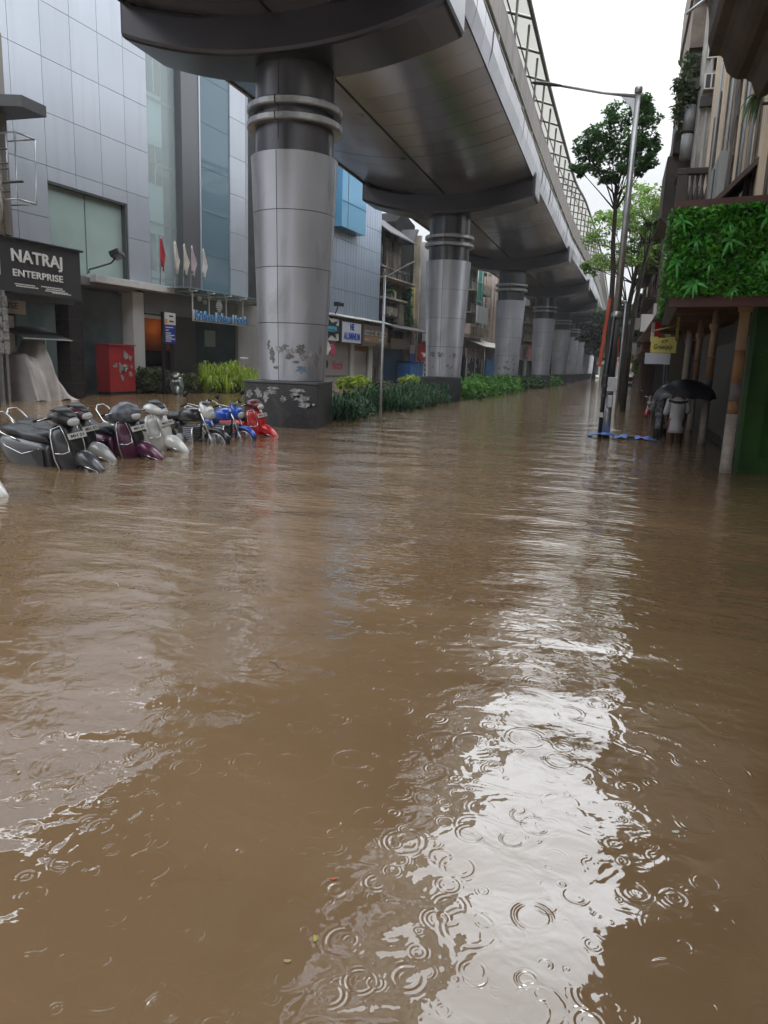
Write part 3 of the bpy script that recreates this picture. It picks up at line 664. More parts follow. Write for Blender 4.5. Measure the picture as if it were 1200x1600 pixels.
# poles plastered with notices
t = thing('notice_pole', 'pair of grey poles pasted with white notices under the shop sign', 'pole', (-18.35, 19.0, 0), LRZ)
mb = MB()
for u in (-.22, .0): mb.box(u - .05, u + .05, -.05, .05, -.36, 3.46)
mb.build('post', [STEEL], t)
mb = MB(); r = random.Random(5)
for u in (-.22, .0):
    z = 1.55
    while z < 3.2: h = r.uniform(.2, .4); mb.box(u - .1, u + .1, -.075, -.055, z, z + h); z += h + .04
mb.build('notice_sheets', PAPER, t)
# neighbour's projecting slab, cage and pipes, at the edge of the picture
t = thing('balcony_cage', 'rusty window cage and dark eave slab beside the grey panels', 'cage', (-18.2, 19.5, 0), 0)
mb = MB(); mb.prism([(-3, .9), (-3, -1.2), (.65, -.1), (.65, .9)], 8.74, 9.06, 'z'); mb.build('eave_slab', DGREY, t)
mb = MB()
for p in ([(-2, 0, 8.1), (.25, 0, 8.1), (.18, 0, 6.2), (-2, 0, 6.2)], [(-2, .8, 8.1), (.25, .8, 8.1), (.18, .8, 6.2), (-2, .8, 6.2)], [(.25, 0, 8.1), (.25, .8, 8.1)], [(.18, 0, 6.2), (.18, .8, 6.2)], [(-.1, 0, 8.1), (-.12, 0, 6.2)]): mb.tube(p, .03, 6)
mb.tube([(-2, -.05, 6.68), (.48, -.05, 6.68)], .04, 6, 1)
for z in (7.05, 7.2, 6.4, 7.6): mb.tube([(-1.2, -.1, z), (.0, -.1, z)], .025, 6, 1)
mb.build('bars', [STEEL, BLACK], t)
mb = MB(); mb.tube([(-.36, -.1, 5.1), (-.34, -.1, 6.2), (-.4, -.1, 8.6)], .09, 8); mb.tube([(-.3, -.2, 5.4), (-.2, -.2, 5.9), (-.28, -.2, 6.5)], .02, 6); mb.build('drain_pipe', mat('old_pipe', (.14, .12, .1), .8, col2=(.3, .28, .25), scale=8), t)
mb = MB(); mb.box(-8, -.44, .1, .42, 5.2, 11); mb.build('wall', mat('old_plaster_dark', (.22, .2, .18), .9, dirt=(.05, .05, .05), dirt_amt=.7), t)
# red feeder cabinet with torn stickers
t = thing('feeder_cabinet', 'red street electrical cabinet with torn white stickers', 'cabinet', (-20.0, 26.6, 0), LRZ)
mb = MB(); mb.box(-.78, .72, -.35, .35, .12, 2.0); mb.build('body', REDP, t, bevel=.02)
mb = MB(); mb.box(-.82, .76, -.39, .39, 2.003, 2.06); mb.build('lid', REDP, t, bevel=.01)
mb = MB(); mb.box(-.76, .7, -.33, .33, -.36, .117); mb.build('base', BLACK, t)
mb = MB(); mb.box(-.035, -.025, -.356, -.352, .15, 1.95); mb.box(.02, .05, -.39, -.352, .9, 1.15); mb.build('door_seam', BLACK, t)
for k, (x, z, w, h) in enumerate([(.15, 1.62, .4, .42), (.1, 1.12, .5, .36), (.45, 1.5, .3, .3), (.42, .85, .25, .3), (-.15, 1.1, .3, .5), (.5, 1.15, .2, .2), (-.05, .7, .25, .3), (-.45, 1.2, .3, .25)]):
    mb = MB(); mb.prism([(x + a, z + b) for a, b in patch_flat(w, h, 11, k + 7)], -.362, -.353, 'y'); mb.build('torn_sticker', PAPER, t)
# ---------------------------------------------------------------- ribbed office block with the blue bay
Y0 = 44.0; UB = lambda Y: (Y - 44.0) * 1.00404
B = thing('ribbed_office_building', 'blue grey ribbed metal office block with a projecting blue glass bay', 'building', Lf(44.0), LRZ)
RIB = mat('ribbed_panel', (.36, .43, .54), .4, .35, isl=.03, dirt=(.2, .22, .24), dirt_amt=.3, wave=None)
mb = MB(); u = 0; zs = [4.75, 6.5, 8.25, 9.75, 11.3, 13.1, 15, 16.5]
while u < UB(55.55) - .05:
    for c, d in zip(zs, zs[1:]):
        mb.box(u + .012, min(u + .45, UB(55.55)) - .012, -.05, .02, c + .012, d - .012)
    u += .45
mb.box(0, UB(55.55), .021, 8, 4.7, 16.4, 1); mb.build('rib_cladding', [RIB, mat('rib_gap', (.22, .25, .3), .6)], B)
mb = MB(); mb.box(UB(47.3), UB(51.1), -.75, -.055, 10.32, 16.3)
mb.build('blue_bay', mat('blue_glass', (.10, .30, .48), .12, .2, col2=(.09, .27, .44), scale=.5, spec=.7), B)
mb = MB()
for z in (11.9, 13.9): mb.box(UB(47.28), UB(51.12), -.765, -.752, z, z + .03)
mb.box(UB(48.2), UB(48.23), -.765, -.752, 10.35, 16.3); mb.build('bay_joints', GAP, B)
for z0_, z1_ in ((6.7, 8.6), (9.6, 12.2)):
    mb = MB(); z = z0_
    while z < z1_: mb.box(UB(45.6), UB(46.9), -.1, -.052, z, z + .08); z += .14
    mb.build('louvre', STEEL, B)
mb = MB(); wall_open(mb, 0, UB(56.3), -.36, 4.7, .3, [(UB(46.2), UB(50.6), -.4, 3.3), (UB(51.2), UB(53.75), -.4, 3.3), (UB(54.6), UB(56.2), -.4, 3.2)], y=.02); mb.build('shopfront_wall', mat('shop_wall', (.3, .3, .31), .8, dirt=(.1, .1, .1), dirt_amt=.4), B)
SHUT = mat('shutter_pink_grey', (.40, .37, .38), .6, col2=(.36, .33, .34), scale=1, wave=(2, 2 * PI / .09, .006))
SHUT2 = mat('shutter_brown', (.10, .055, .045), .6, col2=(.08, .05, .045), scale=1, wave=(2, 2 * PI / .09, .006))
for a, b, m_ in ((46.2, 50.6, SHUT), (51.2, 53.75, SHUT), (54.6, 56.2, SHUT2)):
    mb = MB(); mb.box(UB(a), UB(b), .12, .16, -.36, 3.3); mb.build('roller_shutter', m_, B)
mb = MB(); mb.box(UB(51.2), UB(53.75), .10, .118, 2.5, 3.3); mb.build('shutter_header', mat('header_orange', (.34, .16, .07), .6), B)
text('Nochi', 'painted_letters', mat('letter_red', (.5, .03, .06), .6), B, 1.75, .62, UB(48.9), .118, 1.15, .004, .03, shear=.2)
mb = MB(); x = UB(46.9); r = random.Random(9)
while x < UB(50.2): w = r.uniform(.1, .22); mb.box(x, x + w, .112, .118, .62, .76); x += w + .08
mb.lathe([(.02, -.01), (.3, 0), (.02, .01)], 10, mi=0)
for q in range(len(mb.v) - 30, len(mb.v)): x_, y_, z_ = mb.v[q]; mb.v[q] = (UB(47.2) + x_ * .8, .114 + z_ * .2, 1.5 + y_)
mb.build('painted_marks', INK, B)
for a, b in ((50.65, 51.15), (53.8, 54.5)):
    mb = MB(); mb.box(UB(a), UB(b), -.1, .018, -.36, 3.3); mb.build('door_pier', WHITE, B)
mb = MB(); mb.box(UB(44.2), UB(45.9), -.08, .018, -.36, 3.0); mb.build('door_pier', OFFW, B)
mb = MB(); mb.prism([(-.75, 4.62), (-.75, 4.68), (.0, 4.9), (.0, 4.84)], UB(44.3), UB(56.6), 'x'); mb.build('canopy', mat('dirty_white_sheet', (.5, .5, .47), .6, dirt=(.12, .12, .1), dirt_amt=.7), B)
def sign(name, label, Y, off, parts_fn, group=None):
    t = thing(name, label, 'sign', Lf(Y, off), LRZ, group); parts_fn(t); return t
def f_star(t):
    mb = MB(); mb.box(0, 2.6, -.06, .1, 3.05, 4.45); mb.build('board', mat('star_board', (.6, .62, .66), .4), t)
    mb = MB(); c = (1.35, 3.78); pts = []
    for k in range(10):
        a = PI / 2 + .25 + k * PI / 5; r = 1.0 if k % 2 == 0 else .42; pts.append((c[0] + r * math.cos(a) * 1.25, min(4.44, max(3.06, c[1] + r * math.sin(a)))))
    mb.prism(pts, -.075, -.062, 'y'); mb.build('black_star', INK, t)
    mb = MB(); mb.box(.25, 2.5, -.1, -.078, 3.5, 4.02); mb.build('name_band', BLACK, t)
    mb = MB(); r = random.Random(2); x = .4
    while x < 2.2: w = r.uniform(.1, .25); mb.box(x, x + w, -.108, -.101, 3.78 - r.uniform(0, .1), 3.95); x += w + .04
    x = .4
    while x < 1.9: w = r.uniform(.06, .15); mb.box(x, x + w, -.108, -.101, 3.6, 3.68); x += w + .04
    mb.build('lettering', mat('cyan_letters', (.08, .45, .6), .5), t)
sign('star_shop_sign', 'black star sign on white board with cyan lettering over the shutter', 44.75, .6, f_star)
def f_alu(t):
    mb = MB(); mb.box(0, 3.1, -.08, .3, 3.02, 4.36); mb.build('board', mat('lightbox_white', (.62, .66, .74), .4), t)
    mb = MB(); mb.box(-.08, -.003, -.09, .3, 2.98, 4.42); mb.box(3.103, 3.18, -.09, .3, 2.98, 4.42); mb.box(-.003, 3.103, -.09, .3, 4.363, 4.42); mb.box(-.003, 3.103, -.09, .3, 2.96, 3.017); mb.build('frame', DGREY, t)
    ink = mat('letter_blue', (.01, .05, .42), .5)
    text('NE', 'letters', ink, t, .65, .45, 1.6, -.081, 3.85, .02, .03); text('ALUMINIUM', 'letters', ink, t, 2.6, .48, 1.6, -.081, 3.2, .02, .02)
sign('aluminium_shop_sign', 'white sign with blue letters NE ALUMINIUM', 47.8, .6, f_alu)
def f_brn(t):
    mb = MB(); mb.box(0, 4.6, -.08, .3, 2.9, 4.4); mb.build('board', mat('brown_board', (.10, .075, .065), .6, col2=(.14, .1, .08)), t)
    mb = MB(); mb.box(.2, 4.4, -.09, -.082, 3.15, 3.6); mb.build('tan_band', mat('tan_band', (.24, .16, .07), .6), t)
    mb = MB(); mb.box(.3, 1.9, -.1, -.082, 3.66, 4.0); mb.box(2.2, 4.3, -.1, -.082, 3.66, 4.0); mb.box(.3, 1.2, -.1, -.092, 3.3, 3.4); mb.box(2.9, 3.6, -.1, -.092, 3.3, 3.48); mb.build('letter_blocks', OFFW, t)
    mb = MB(); x = .36; r = random.Random(4)
    while x < 4.2:
        w = r.uniform(.08, .16)
        if not 1.8 < x < 2.25: mb.box(x, x + w, -.108, -.101, 3.72, 3.94)
        x += w + .09
    mb.build('lettering', BRND, t)
sign('brown_shop_sign', 'brown sign with cream letter blocks beside the NE ALUMINIUM sign', 51.3, .6, f_brn)
t = thing('hanging_sign', 'oval dark hanging sign on a post before the shutter', 'sign', Lf(53.2, .9), LRZ)
mb = MB(); mb.lathe([(.02, -.03), (.42, -.03), (.42, .03), (.02, .03)], 20, sm=False); mb.v = [(x, z, 2.55 + y * 1.25) for x, y, z in mb.v]; mb.build('board', BRND, t)
mb = MB(); mb.tube([(0, .05, -.36), (0, .05, 2.6)], .06); mb.build('post', BLACK, t)
t = thing('projecting_sign', 'small white arrow and red sign projecting under the star sign', 'sign', Lf(45.2, .9), LRZ)
mb = MB(); mb.prism([(-.5, 2.3), (0, 2.1), (.45, 2.5), (0, 2.95), (-.5, 2.9)], -.05, .05, 'y'); mb.build('white_board', WHITE, t)
mb = MB(); mb.prism([(.35, 2.2), (.9, 2.05), (1.2, 2.5), (.85, 2.8), (.5, 2.75)], -.04, .06, 'y'); mb.build('red_board', mat('pink_red', (.45, .05, .12), .5), t)
t = thing('roof_flood_light', 'small black flood light above the star sign', 'lamp', Lf(47.3, .5), LRZ)
mb = MB(); mb.tube([(0, .1, 4.8), (0, -.1, 5.3)], .04); mb.build('arm', BLACK, t)
mb = MB(); mb.box(-.4, .4, -.35, .05, 5.28, 5.55); mb.build('head', BLACK, t, bevel=.04)
# ---------------------------------------------------------------- mould blackened tenement
Y0 = 56.4; T = thing('old_tenement', 'mould blackened old tenement with sagging roof, balconies and hanging plants', 'building', Lf(Y0, -.6), LRZ)
UT = lambda Y: (Y - 56.4) * 1.00404
OLD = mat('mouldy_plaster', (.34, .29, .23), .9, col2=(.11, .095, .08), scale=.8, dirt=(.02, .019, .018), dirt_amt=.85, dscale=(.8, .8, .3), bump=.02, bscale=3, spec=.1)
MOLD = mat('black_mould_wall', (.012, .012, .013), .9, col2=(.03, .029, .028), scale=.5, bump=.02, bscale=3, spec=.04)
OLDL = mat('patched_plaster', (.42, .36, .27), .9, col2=(.30, .27, .22), scale=.8, dirt=(.04, .04, .035), dirt_amt=.6, dscale=(.9, .9, .4))
TIN = mat('tin_roof', (.065, .065, .07), .75, .1, dirt=(.05, .04, .035), dirt_amt=.6)
mb = MB(); wall_open(mb, 0, 5.0, 5.1, 11.4, .4, [(.1, 1.9, 9.3, 11.1), (2.7, 3.3, 10.5, 11.3), (.2, 1.4, 7.2, 8.0), (1.7, 3.6, 7.2, 8.0), (.2, 3.8, 5.1, 6.6)]); mb.build('front_wall', OLD, T)
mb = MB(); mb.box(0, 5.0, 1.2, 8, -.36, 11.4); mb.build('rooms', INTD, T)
mb = MB(); mb.box(5.0, 9.4, .5, 8, 4.4, 13.2); mb.prism([(5.0, 13.2), (9.4, 13.2), (9.4, 13.6), (6.6, 14.2)], .5, 8, 'y'); mb.build('mould_wall', MOLD, T)
mb = MB(); mb.box(9.4, 9.75, -.1, 8, -.36, 12.8); mb.build('end_wall', OLDL, T)
mb = MB(); mb.prism([(-1.2, 11.35), (1.6, 13.2), (1.6, 13.3), (-1.2, 11.45)], -.4, 5.4, 'x'); mb.prism([(0, 11.3), (5, 11.3), (5, 12.5), (3, 13.2), (0, 13.2)], 1.5, 8, 'y')
mb.prism([(5.0, 11.3), (5.4, 11.4), (6.4, 12.7), (6.0, 12.7)], -1.0, .4, 'y'); mb.build('roof', TIN, T)
for a, b, c, d in ((.15, 1.85, 9.35, 11.05), (2.72, 3.28, 10.52, 11.28), (1.72, 3.58, 7.22, 7.98), (.22, 1.38, 7.22, 7.98)):
    window(T, a, b, c, d, .15, DGREY if a < 2 else OFFW, GLASSD if a < 2.6 or c < 8 else mat('pale_pane', (.5, .52, .42), .4), nx=3 if b - a > 1.5 else 1)
mb = MB(); mb.box(-.1, 6.6, -1.0, .3, 8.15, 8.28); mb.box(-.1, 4.9, -.8, 0, 6.65, 6.8); mb.box(-.1, 5.0, -.5, 0, 9.0, 9.12); mb.build('ledge', OLDL, T, bevel=.02)
mb = MB()
for i in range(12): u = .1 + i * .42; mb.box(u, u + .07, -.95, -.88, 8.28, 8.85 + .1 * (i % 3))
mb.box(0, 5, -.96, -.87, 8.95, 9.0); r = random.Random(12)
for i in range(22): u = r.uniform(0, 5); w = r.uniform(.15, .5); mb.box(u, u + w, -.85 + .02 * i, -.84 + .02 * i, 8.28, 8.28 + r.uniform(.15, .6), 1)
mb.build('balcony_clutter', [DGREY, OLDL], T)
mb = MB(); mb.box(1.9, 2.9, -.55, -.05, 6.82, 7.42); mb.lathe([(.02, 0), (.24, 0)], 16, mi=1); 
for q in range(len(mb.v) - 32, len(mb.v)): x_, y_, z_ = mb.v[q]; mb.v[q] = (2.3 + x_, -.556, 7.12 + y_)
mb.build('air_conditioner', [OFFW, BLACK], T)
mb = MB(); mb.box(.3, 3.7, -.5, -.3, 5.3, 6.2); mb.build('window_screen', mat('maroon_cloth', (.10, .04, .06), .9, col2=(.05, .06, .08), scale=3, isl=.3), T)
mb = MB(); r = random.Random(6)
for i in range(14): u = r.uniform(.2, 3.6); mb.box(u, u + r.uniform(.15, .4), -.58, -.55 + .002 * i, 5.9 - r.uniform(0, .5), 6.1)
mb.build('washing', mat('washing', (.3, .3, .34), .9, isl=.6, col2=(.4, .3, .15)), T)
mb = MB(); mb.box(5.0, 9.4, .15, .5, 4.4, 8.3); mb.build('patched_wall', OLDL, T)
mb = MB(); mb.prism([(-1.9, 4.35), (0, 4.85), (0, 4.93), (-1.9, 4.43)], .2, 8.6, 'x'); mb.build('shop_canopy', TIN, T)
mb = MB(); mb.box(5.1, 8.6, -1.3, .1, 4.5, 4.6, 0, Matrix.Rotation(R_(-14), 4, 'X')); mb.build('tan_cover', mat('tan_sheet', (.42, .34, .22), .8, dirt=(.15, .12, .08), dirt_amt=.5), T)
mb = MB(); mb.tube([(8.8, .1, .2), (8.8, .1, 8.4)], .07); mb.build('yellow_pipe', mat('yellow_pipe', (.35, .24, .06), .6), T)
mb = MB(); wall_open(mb, 0, 9.4, -.36, 4.4, .3, [(.2, 1.2, -.4, 3.3), (1.5, 6.3, -.4, 3.4), (6.8, 9.2, -.4, 3)], y=-.02); mb.build('ground_wall', OLD, T)
mb = MB(); mb.box(.2, 1.2, .1, .15, -.36, 3.3); mb.build('brown_door', SHUT2, T)
mb = MB(); mb.box(1.5, 6.3, .1, .15, -.36, 2.9); mb.build('blue_shutter', mat('deep_blue_shutter', (.02, .075, .16), .5, wave=(2, 2 * PI / .1, .006)), T)
mb = MB(); mb.box(1.3, 4.9, -.9, -.85, 2.9, 3.7); mb.build('hanging_cloth', mat('grey_cloth', (.25, .23, .2), .9), T)
# creepers on the mould wall
IVYM = leafmat('ivy_leaf', (.035, .10, .02), (.06, .15, .035))
for c, r_, n_ in (((6.6, .0, 7.6), (.9, .5, .7), 420), ((7.2, .0, 6.0), (.7, .4, 1.6), 700), ((6.3, -.1, 7.0), (.5, .4, .4), 150), ((8.0, .05, 5.2), (.5, .3, .9), 250), ((1.2, -.7, 7.3), (.5, .3, .25), 120)):
    leaf_cloud(blob_points(c, r_, n_, .1), .16, 1.9).build('creeper', IVYM, T)
mb = MB()
for k in range(26): a = k * 2.4; strap(mb, (6.6, -.2, 7.6), a, random.uniform(.6, 1.2), .07, .35, .7)
mb.build('palm_fronds', leafmat('frond', (.05, .16, .05), (.07, .20, .08)), T)
# blue stall and round red sign
ST = thing('street_stall', 'small bright blue wooden stall before the tenement', 'stall', (-17.25, 61.0, 0), LRZ)
BLST = mat('stall_blue', (.02, .14, .42), .5, col2=(.02, .11, .34), scale=1)
mb = MB(); mb.box(0, 3.0, -.6, .6, -.36, 1.85); mb.box(-.1, 3.1, -.7, .7, 1.853, 1.95, 1); mb.build('body', [BLST, NAVY], ST, bevel=.02)
t = thing('round_sign', 'red rounded shop sign with pale lettering at the tenement corner', 'sign', (-16.5, 62.6, 0), LRZ)
mb = MB(); mb.prism([(.1, 2.05), (2.9, 2.05), (3.0, 2.2), (3.0, 3.35), (2.5, 3.6), (1.6, 3.72), (.6, 3.62), (0, 3.35), (0, 2.2)], -.08, .08, 'y'); mb.build('board', REDP, t)
mb = MB(); mb.prism([(.5, 2.75), (2.7, 2.7), (2.5, 2.5), (2.55, 2.3), (1.9, 2.5), (1.2, 2.3), (.9, 2.55)], -.09, -.082, 'y'); mb.build('emblem', WHITEL, t)
mb = MB(); mb.box(.1, .2, -.05, .05, -.36, 2.05); mb.build('post', STEEL, t)
t = thing('notice_board', 'white board with dark squares below the red rounded sign', 'board', (-16.6, 64.9, 0), LRZ)
mb = MB(); mb.box(0, 1.4, -.05, .05, .1, 2.0); mb.box(0, .1, -.04, .04, -.36, .1); mb.build('panel', WHITE, t)
mb = MB()
for i in range(2):
    for j in range(4): mb.box(.2 + i * .6, .6 + i * .6, -.06, -.052, .3 + j * .4, .6 + j * .4)
mb.build('squares', INK, t)
t = thing('shop_blade_sign', 'small blue and white sign hanging left of the red rounded sign', 'sign', (-16.9, 61.3, 0), LRZ)
mb = MB(); mb.box(0, 1.1, -.05, .05, 2.0, 2.6); mb.box(.0, 1.1, -.05, .05, 2.61, 3.3, 1); mb.box(.5, .56, .0, .04, 3.3, 4.5, 1); mb.build('panel', [mat('blade_blue', (.05, .12, .4), .5), OFFW], t)
# ---------------------------------------------------------------- buildings farther down the left side
def block(name, label, Ya, Yb, H, m, off=0, floors=5, wn=4, z0=4.6, winm=None, bal=False, base=None, fw=.55, seed=0):
    t = thing(name, label, 'building', Lf(Ya, off), LRZ); L = (Yb - Ya) * 1.004; r = random.Random(seed)
    fh = (H - z0) / floors; ops = []
    for i in range(floors):
        for j in range(wn):
            c = L * (j + .5) / wn; w = L / wn * fw / 2; ops.append((c - w, c + w, z0 + i * fh + fh * .28, z0 + i * fh + fh * .82))
    mb = MB(); wall_open(mb, 0, L, z0, H, .3, ops); mb.box(0, L, .9, 8, z0, H); mb.box(-.003, .0, .3, 8, z0, H); mb.box(L, L + .003, .3, 8, z0, H)
    mb.box(-.1, L + .1, -.25, .0, H - .02, H + .25); mb.build('wall', m, t)
    for o in ops: window(t, *[o[0], o[1], o[2], o[3]], .12, winm or OFFW, GLASSD, nx=2, w=.07)
    if bal:
        mb = MB()
        for i in range(floors):
            z = z0 + i * fh + fh * .2; mb.box(.1, L - .1, -1.0, 0, z - .1, z); mb.box(.1, L - .1, -1.0, -.95, z + .75, z + .8)
            u = .1
            while u < L - .1: mb.box(u, u + .04, -.99, -.95, z, z + .75); u += .3
        mb.build('balconies', OLDL, t)
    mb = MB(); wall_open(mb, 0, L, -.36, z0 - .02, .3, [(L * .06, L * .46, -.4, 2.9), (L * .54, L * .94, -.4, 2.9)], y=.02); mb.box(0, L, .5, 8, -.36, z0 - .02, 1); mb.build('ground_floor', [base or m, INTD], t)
    return t, L
block('plain_house', 'grey rendered house hidden behind the second pier', 67.2, 77.0, 12.5, GREYW, -.2, 3, 3)
t, L = block('scaffolded_building', 'grey building with balconies and torn green safety net between the piers', 77.5, 85.3, 13.5, mat('grey_concrete', (.33, .33, .32), .9, dirt=(.1, .1, .1), dirt_amt=.5), 0, 4, 3, bal=True)
mb = MB(); mb.box(1.0, 3.2, -1.3, -1.25, 8.0, 13.5); mb.build('safety_net', mat('green_net', (.06, .34, .25), .8, col2=(.04, .25, .19), scale=3), t)
mb = MB()
for u in (.5, 2.2, 4.2, 6.2, 7.6): mb.tube([(u, -1.4, 4.6), (u, -1.4, 13.6)], .05, 6)
for z in (6.5, 8.4, 10.3, 12.2): mb.tube([(0, -1.4, z), (7.8, -1.4, z)], .04, 6)
mb.build('scaffold_poles', STEEL, t)
mb = MB(); mb.box(.2, 4.6, -1.6, -1.5, 6.2, 7.9); mb.build('white_hoarding', mat('hoarding_white', (.6, .62, .66), .5), t)
mb = MB(); mb.box(.3, 4.0, -.9, 0, 4.7, 6.1); mb.build('bay_window', mat('pink_render', (.5, .40, .36), .8), t)
window(t, 1.2, 2.6, 5.0, 5.9, -.95, WHITE)
t = thing('pillared_building', 'tall pinkish cream building with vertical fins between the piers', 'building', Lf(85.6), LRZ)
PINKC = mat('pink_cream', (.55, .44, .36), .8, col2=(.50, .39, .32), scale=.8, dirt=(.2, .17, .14), dirt_amt=.4, dscale=(1, 1, .12))
mb = MB(); wall_open(mb, 0, 18, 4.4, 15.5, .3, [(.9, 1.7, z, z + 1.2) for z in (5.4, 8.2, 11, 13.6)] + [(3.0, 3.5, 12.4, 13.0)]); mb.box(0, 18, .5, 8, -.36, 15.5)
u = 2.2
while u < 18: mb.box(u, u + .55, -.45, -.003, 4.4, 15.5); u += 1.35
mb.build('wall', PINKC, t)
for z in (5.4, 8.2, 11, 13.6): window(t, .9, 1.7, z, z + 1.2, .1, DGREY, GLASSD)
t = thing('market_awning', 'white sloping sheet awning over the blue hoarding', 'awning', Lf(79.5, 0), LRZ)
mb = MB(); mb.prism([(-2.3, 3.75), (0, 4.6), (0, 4.68), (-2.3, 3.83)], 0, 15.0, 'x'); mb.build('cover', mat('awning_white', (.7, .7, .68), .5, dirt=(.3, .3, .28), dirt_amt=.4), t)
mb = MB()
for u in (.3, 5, 10, 14.7): mb.tube([(u, -2.1, -.36), (u, -2.1, 3.8)], .05, 6)
mb.build('support', STEEL, t)
t = thing('blue_hoarding', 'bright blue sheet hoarding under the white awning', 'hoarding', Lf(85.2, .9), LRZ)
mb = MB(); mb.box(0, 3.4, 0, .1, -.36, 2.6); mb.box(3.5, 9.4, 0, .1, -.36, 3.4, 1); mb.build('sheets', [mat('hoarding_blue', (.05, .25, .55), .5, wave=(0, 2 * PI / .25, .01)), mat('hoarding_blue_pale', (.10, .33, .58), .5, col2=(.3, .42, .5), scale=.8, wave=(0, 2 * PI / .25, .01))], t)
t = thing('market_shopfront', 'cluttered small shopfront with posters left of the blue hoarding', 'shop', Lf(77.9, .6), LRZ)
mb = MB(); mb.box(0, 6.8, .0, .1, 2.6, 3.6); mb.box(.1, .5, -.05, 0, -.36, 2.6, 1); mb.box(6.2, 6.6, -.05, 0, -.36, 2.6, 1); mb.box(3.4, 3.7, -.05, 0, -.36, 3.6, 1); mb.box(.5, 6.2, .3, .4, -.36, 2.6, 2); mb.build('front', [mat('fascia_brown', (.25, .18, .14), .7, col2=(.35, .3, .26)), OFFW, INTD], t)
mb = MB(); r = random.Random(8)
for i in range(14): u = r.uniform(.6, 5.8); z = r.uniform(.2, 3.2); mb.box(u, u + r.uniform(.2, .7), -.02 - .002 * i, -.001 - .002 * i, z, z + r.uniform(.2, .6))
mb.build('posters', mat('poster_mix', (.4, .4, .5), .6, isl=.7, col2=(.15, .13, .3), scale=3), t)
block('grey_corner_house', 'grey house with white framed windows seen between the third and fourth piers', 104.5, 118, 12.0, mat('grey_white', (.42, .42, .41), .8, dirt=(.15, .15, .15), dirt_amt=.5), 0, 3, 4, z0=5.2, bal=True)
t = thing('pink_shop_sign', 'pink shop sign on the far grey house', 'sign', Lf(108, .8), LRZ)
mb = MB(); mb.box(0, 4.2, 0, .2, 3.4, 4.9); mb.build('board', mat('sign_pink', (.6, .12, .16), .5), t)
mb = MB(); mb.box(.5, 3.7, -.02, -.002, 3.9, 4.4); mb.build('lettering', OFFW, t)
block('far_house', 'dim far house on the left beyond the grey corner house', 118.5, 140, 13, OLD, 0, 4, 6)
block('farther_house', 'dark far building behind the last piers', 141, 175, 12, GREYW, 0, 4, 8)
# ---------------------------------------------------------------- small street lamp on the median
t = thing('median_lamp_post', 'slim pale lamp post with slanting arm among the median plants', 'street lamp', (-6.55, 20.8, 0))
mb = MB(); mb.tube([(0, 0, -.36), (0, 0, 1.0), (0, 0, 4.1)], [.05, .045, .035], 8); mb.build('pole', STEEL, t)
mb = MB(); mb.tube([(0, 0, 4.0), (.12, 0, 4.1), (.5, 0, 4.3)], .022, 6); mb.build('arm', STEEL, t)
mb = MB(); mb.tube([(.42, 0, 4.26), (.66, 0, 4.38), (.86, 0, 4.48)], [.03, .045, .02], 8, flat=.5); mb.build('lamp_head', WHITE, t)
# ---------------------------------------------------------------- planting on the median
KERB = mat('kerb_concrete', (.16, .15, .14), .8, dirt=(.06, .05, .04), dirt_amt=.6)
LILY = leafmat('lily_leaf', (.02, .075, .025), (.035, .115, .035), .35)
LIME = leafmat('lime_leaf', (.22, .34, .03), (.34, .42, .04), .5)
MIDG = leafmat('mid_leaf', (.08, .22, .03), (.12, .30, .045), .5, .45)
OLIV = leafmat('olive_leaf', (.06, .075, .03), (.10, .12, .04), .5)
def strap_bed(name, label, x0, x1, y0, y1, n, m, L=.75, rise=.75, group=None):
    t = MB(); r = random.Random(int(y0 * 10))
    NC = max(4, n // 7); cen = [(r.uniform(x0 + .2, x1 - .2), y0 + (y1 - y0) * (q + r.uniform(.1, .9)) / NC, r.uniform(.55, 1.25)) for q in range(NC)]
    for c in range(n):
        cx_, cy_, hv = cen[c % NC]; bx_, by = cx_ + r.gauss(0, .22), cy_ + r.gauss(0, .22)
        for k in range(15): strap(t, (bx_ + r.uniform(-.05, .05), by + r.uniform(-.05, .05), -.05), r.uniform(0, 2 * PI), L * r.uniform(.5, 1.25), r.uniform(.016, .028), rise * hv * r.uniform(.55, 1.2), r.uniform(.1, .6))
    o = t.build(name, m); tag(o, label, 'plants', group); return o
G_ = 'planting beds between the piers'
strap_bed('lily_bed', 'dark strappy lily plants right beside the first pier plinth', -8.5, -7.0, 19.6, 22.4, 60, LILY, group=G_)
strap_bed('lily_bed', 'dark strappy lily plants between the lamp post and the second pier', -9.0, -7.0, 24.2, 34.2, 210, LILY, .8, .8, G_)
def leafy(name, label, blobs, size, m, group=None, n=1.0):
    P = np.concatenate([blob_points(c, r, int(k * n), .3) for c, r, k in blobs]); P = P[P[:, 2] > -.05]
    o = leaf_cloud(P, size, 1.7).build(name, m); tag(o, label, 'plants', group); return o
rr = random.Random(21)
leafy('leafy_bed', 'bright green leafy plants between the second and third piers', [((rr.uniform(-8.6, -7.0), 37.6 + i * .55, .25), (.8, .6, rr.uniform(.55, 1.1)), 330) for i in range(30)], .17, MIDG, G_)
leafy('leafy_bed', 'dull green leafy plants beyond the third pier', [((rr.uniform(-8.2, -6.8), 57.3 + i * .8, .25), (.7, .8, rr.uniform(.5, .9)), 150) for i in range(20)], .26, leafmat('dull_leaf', (.03, .085, .02), (.05, .11, .03)), G_)
leafy('leafy_bed', 'last green tuft of the median seen between far piers', [((rr.uniform(-7.6, -6.6), 76 + i * 1.2, .3), (.8, .8, rr.uniform(.5, .8)), 80) for i in range(12)], .3, MIDG, G_)
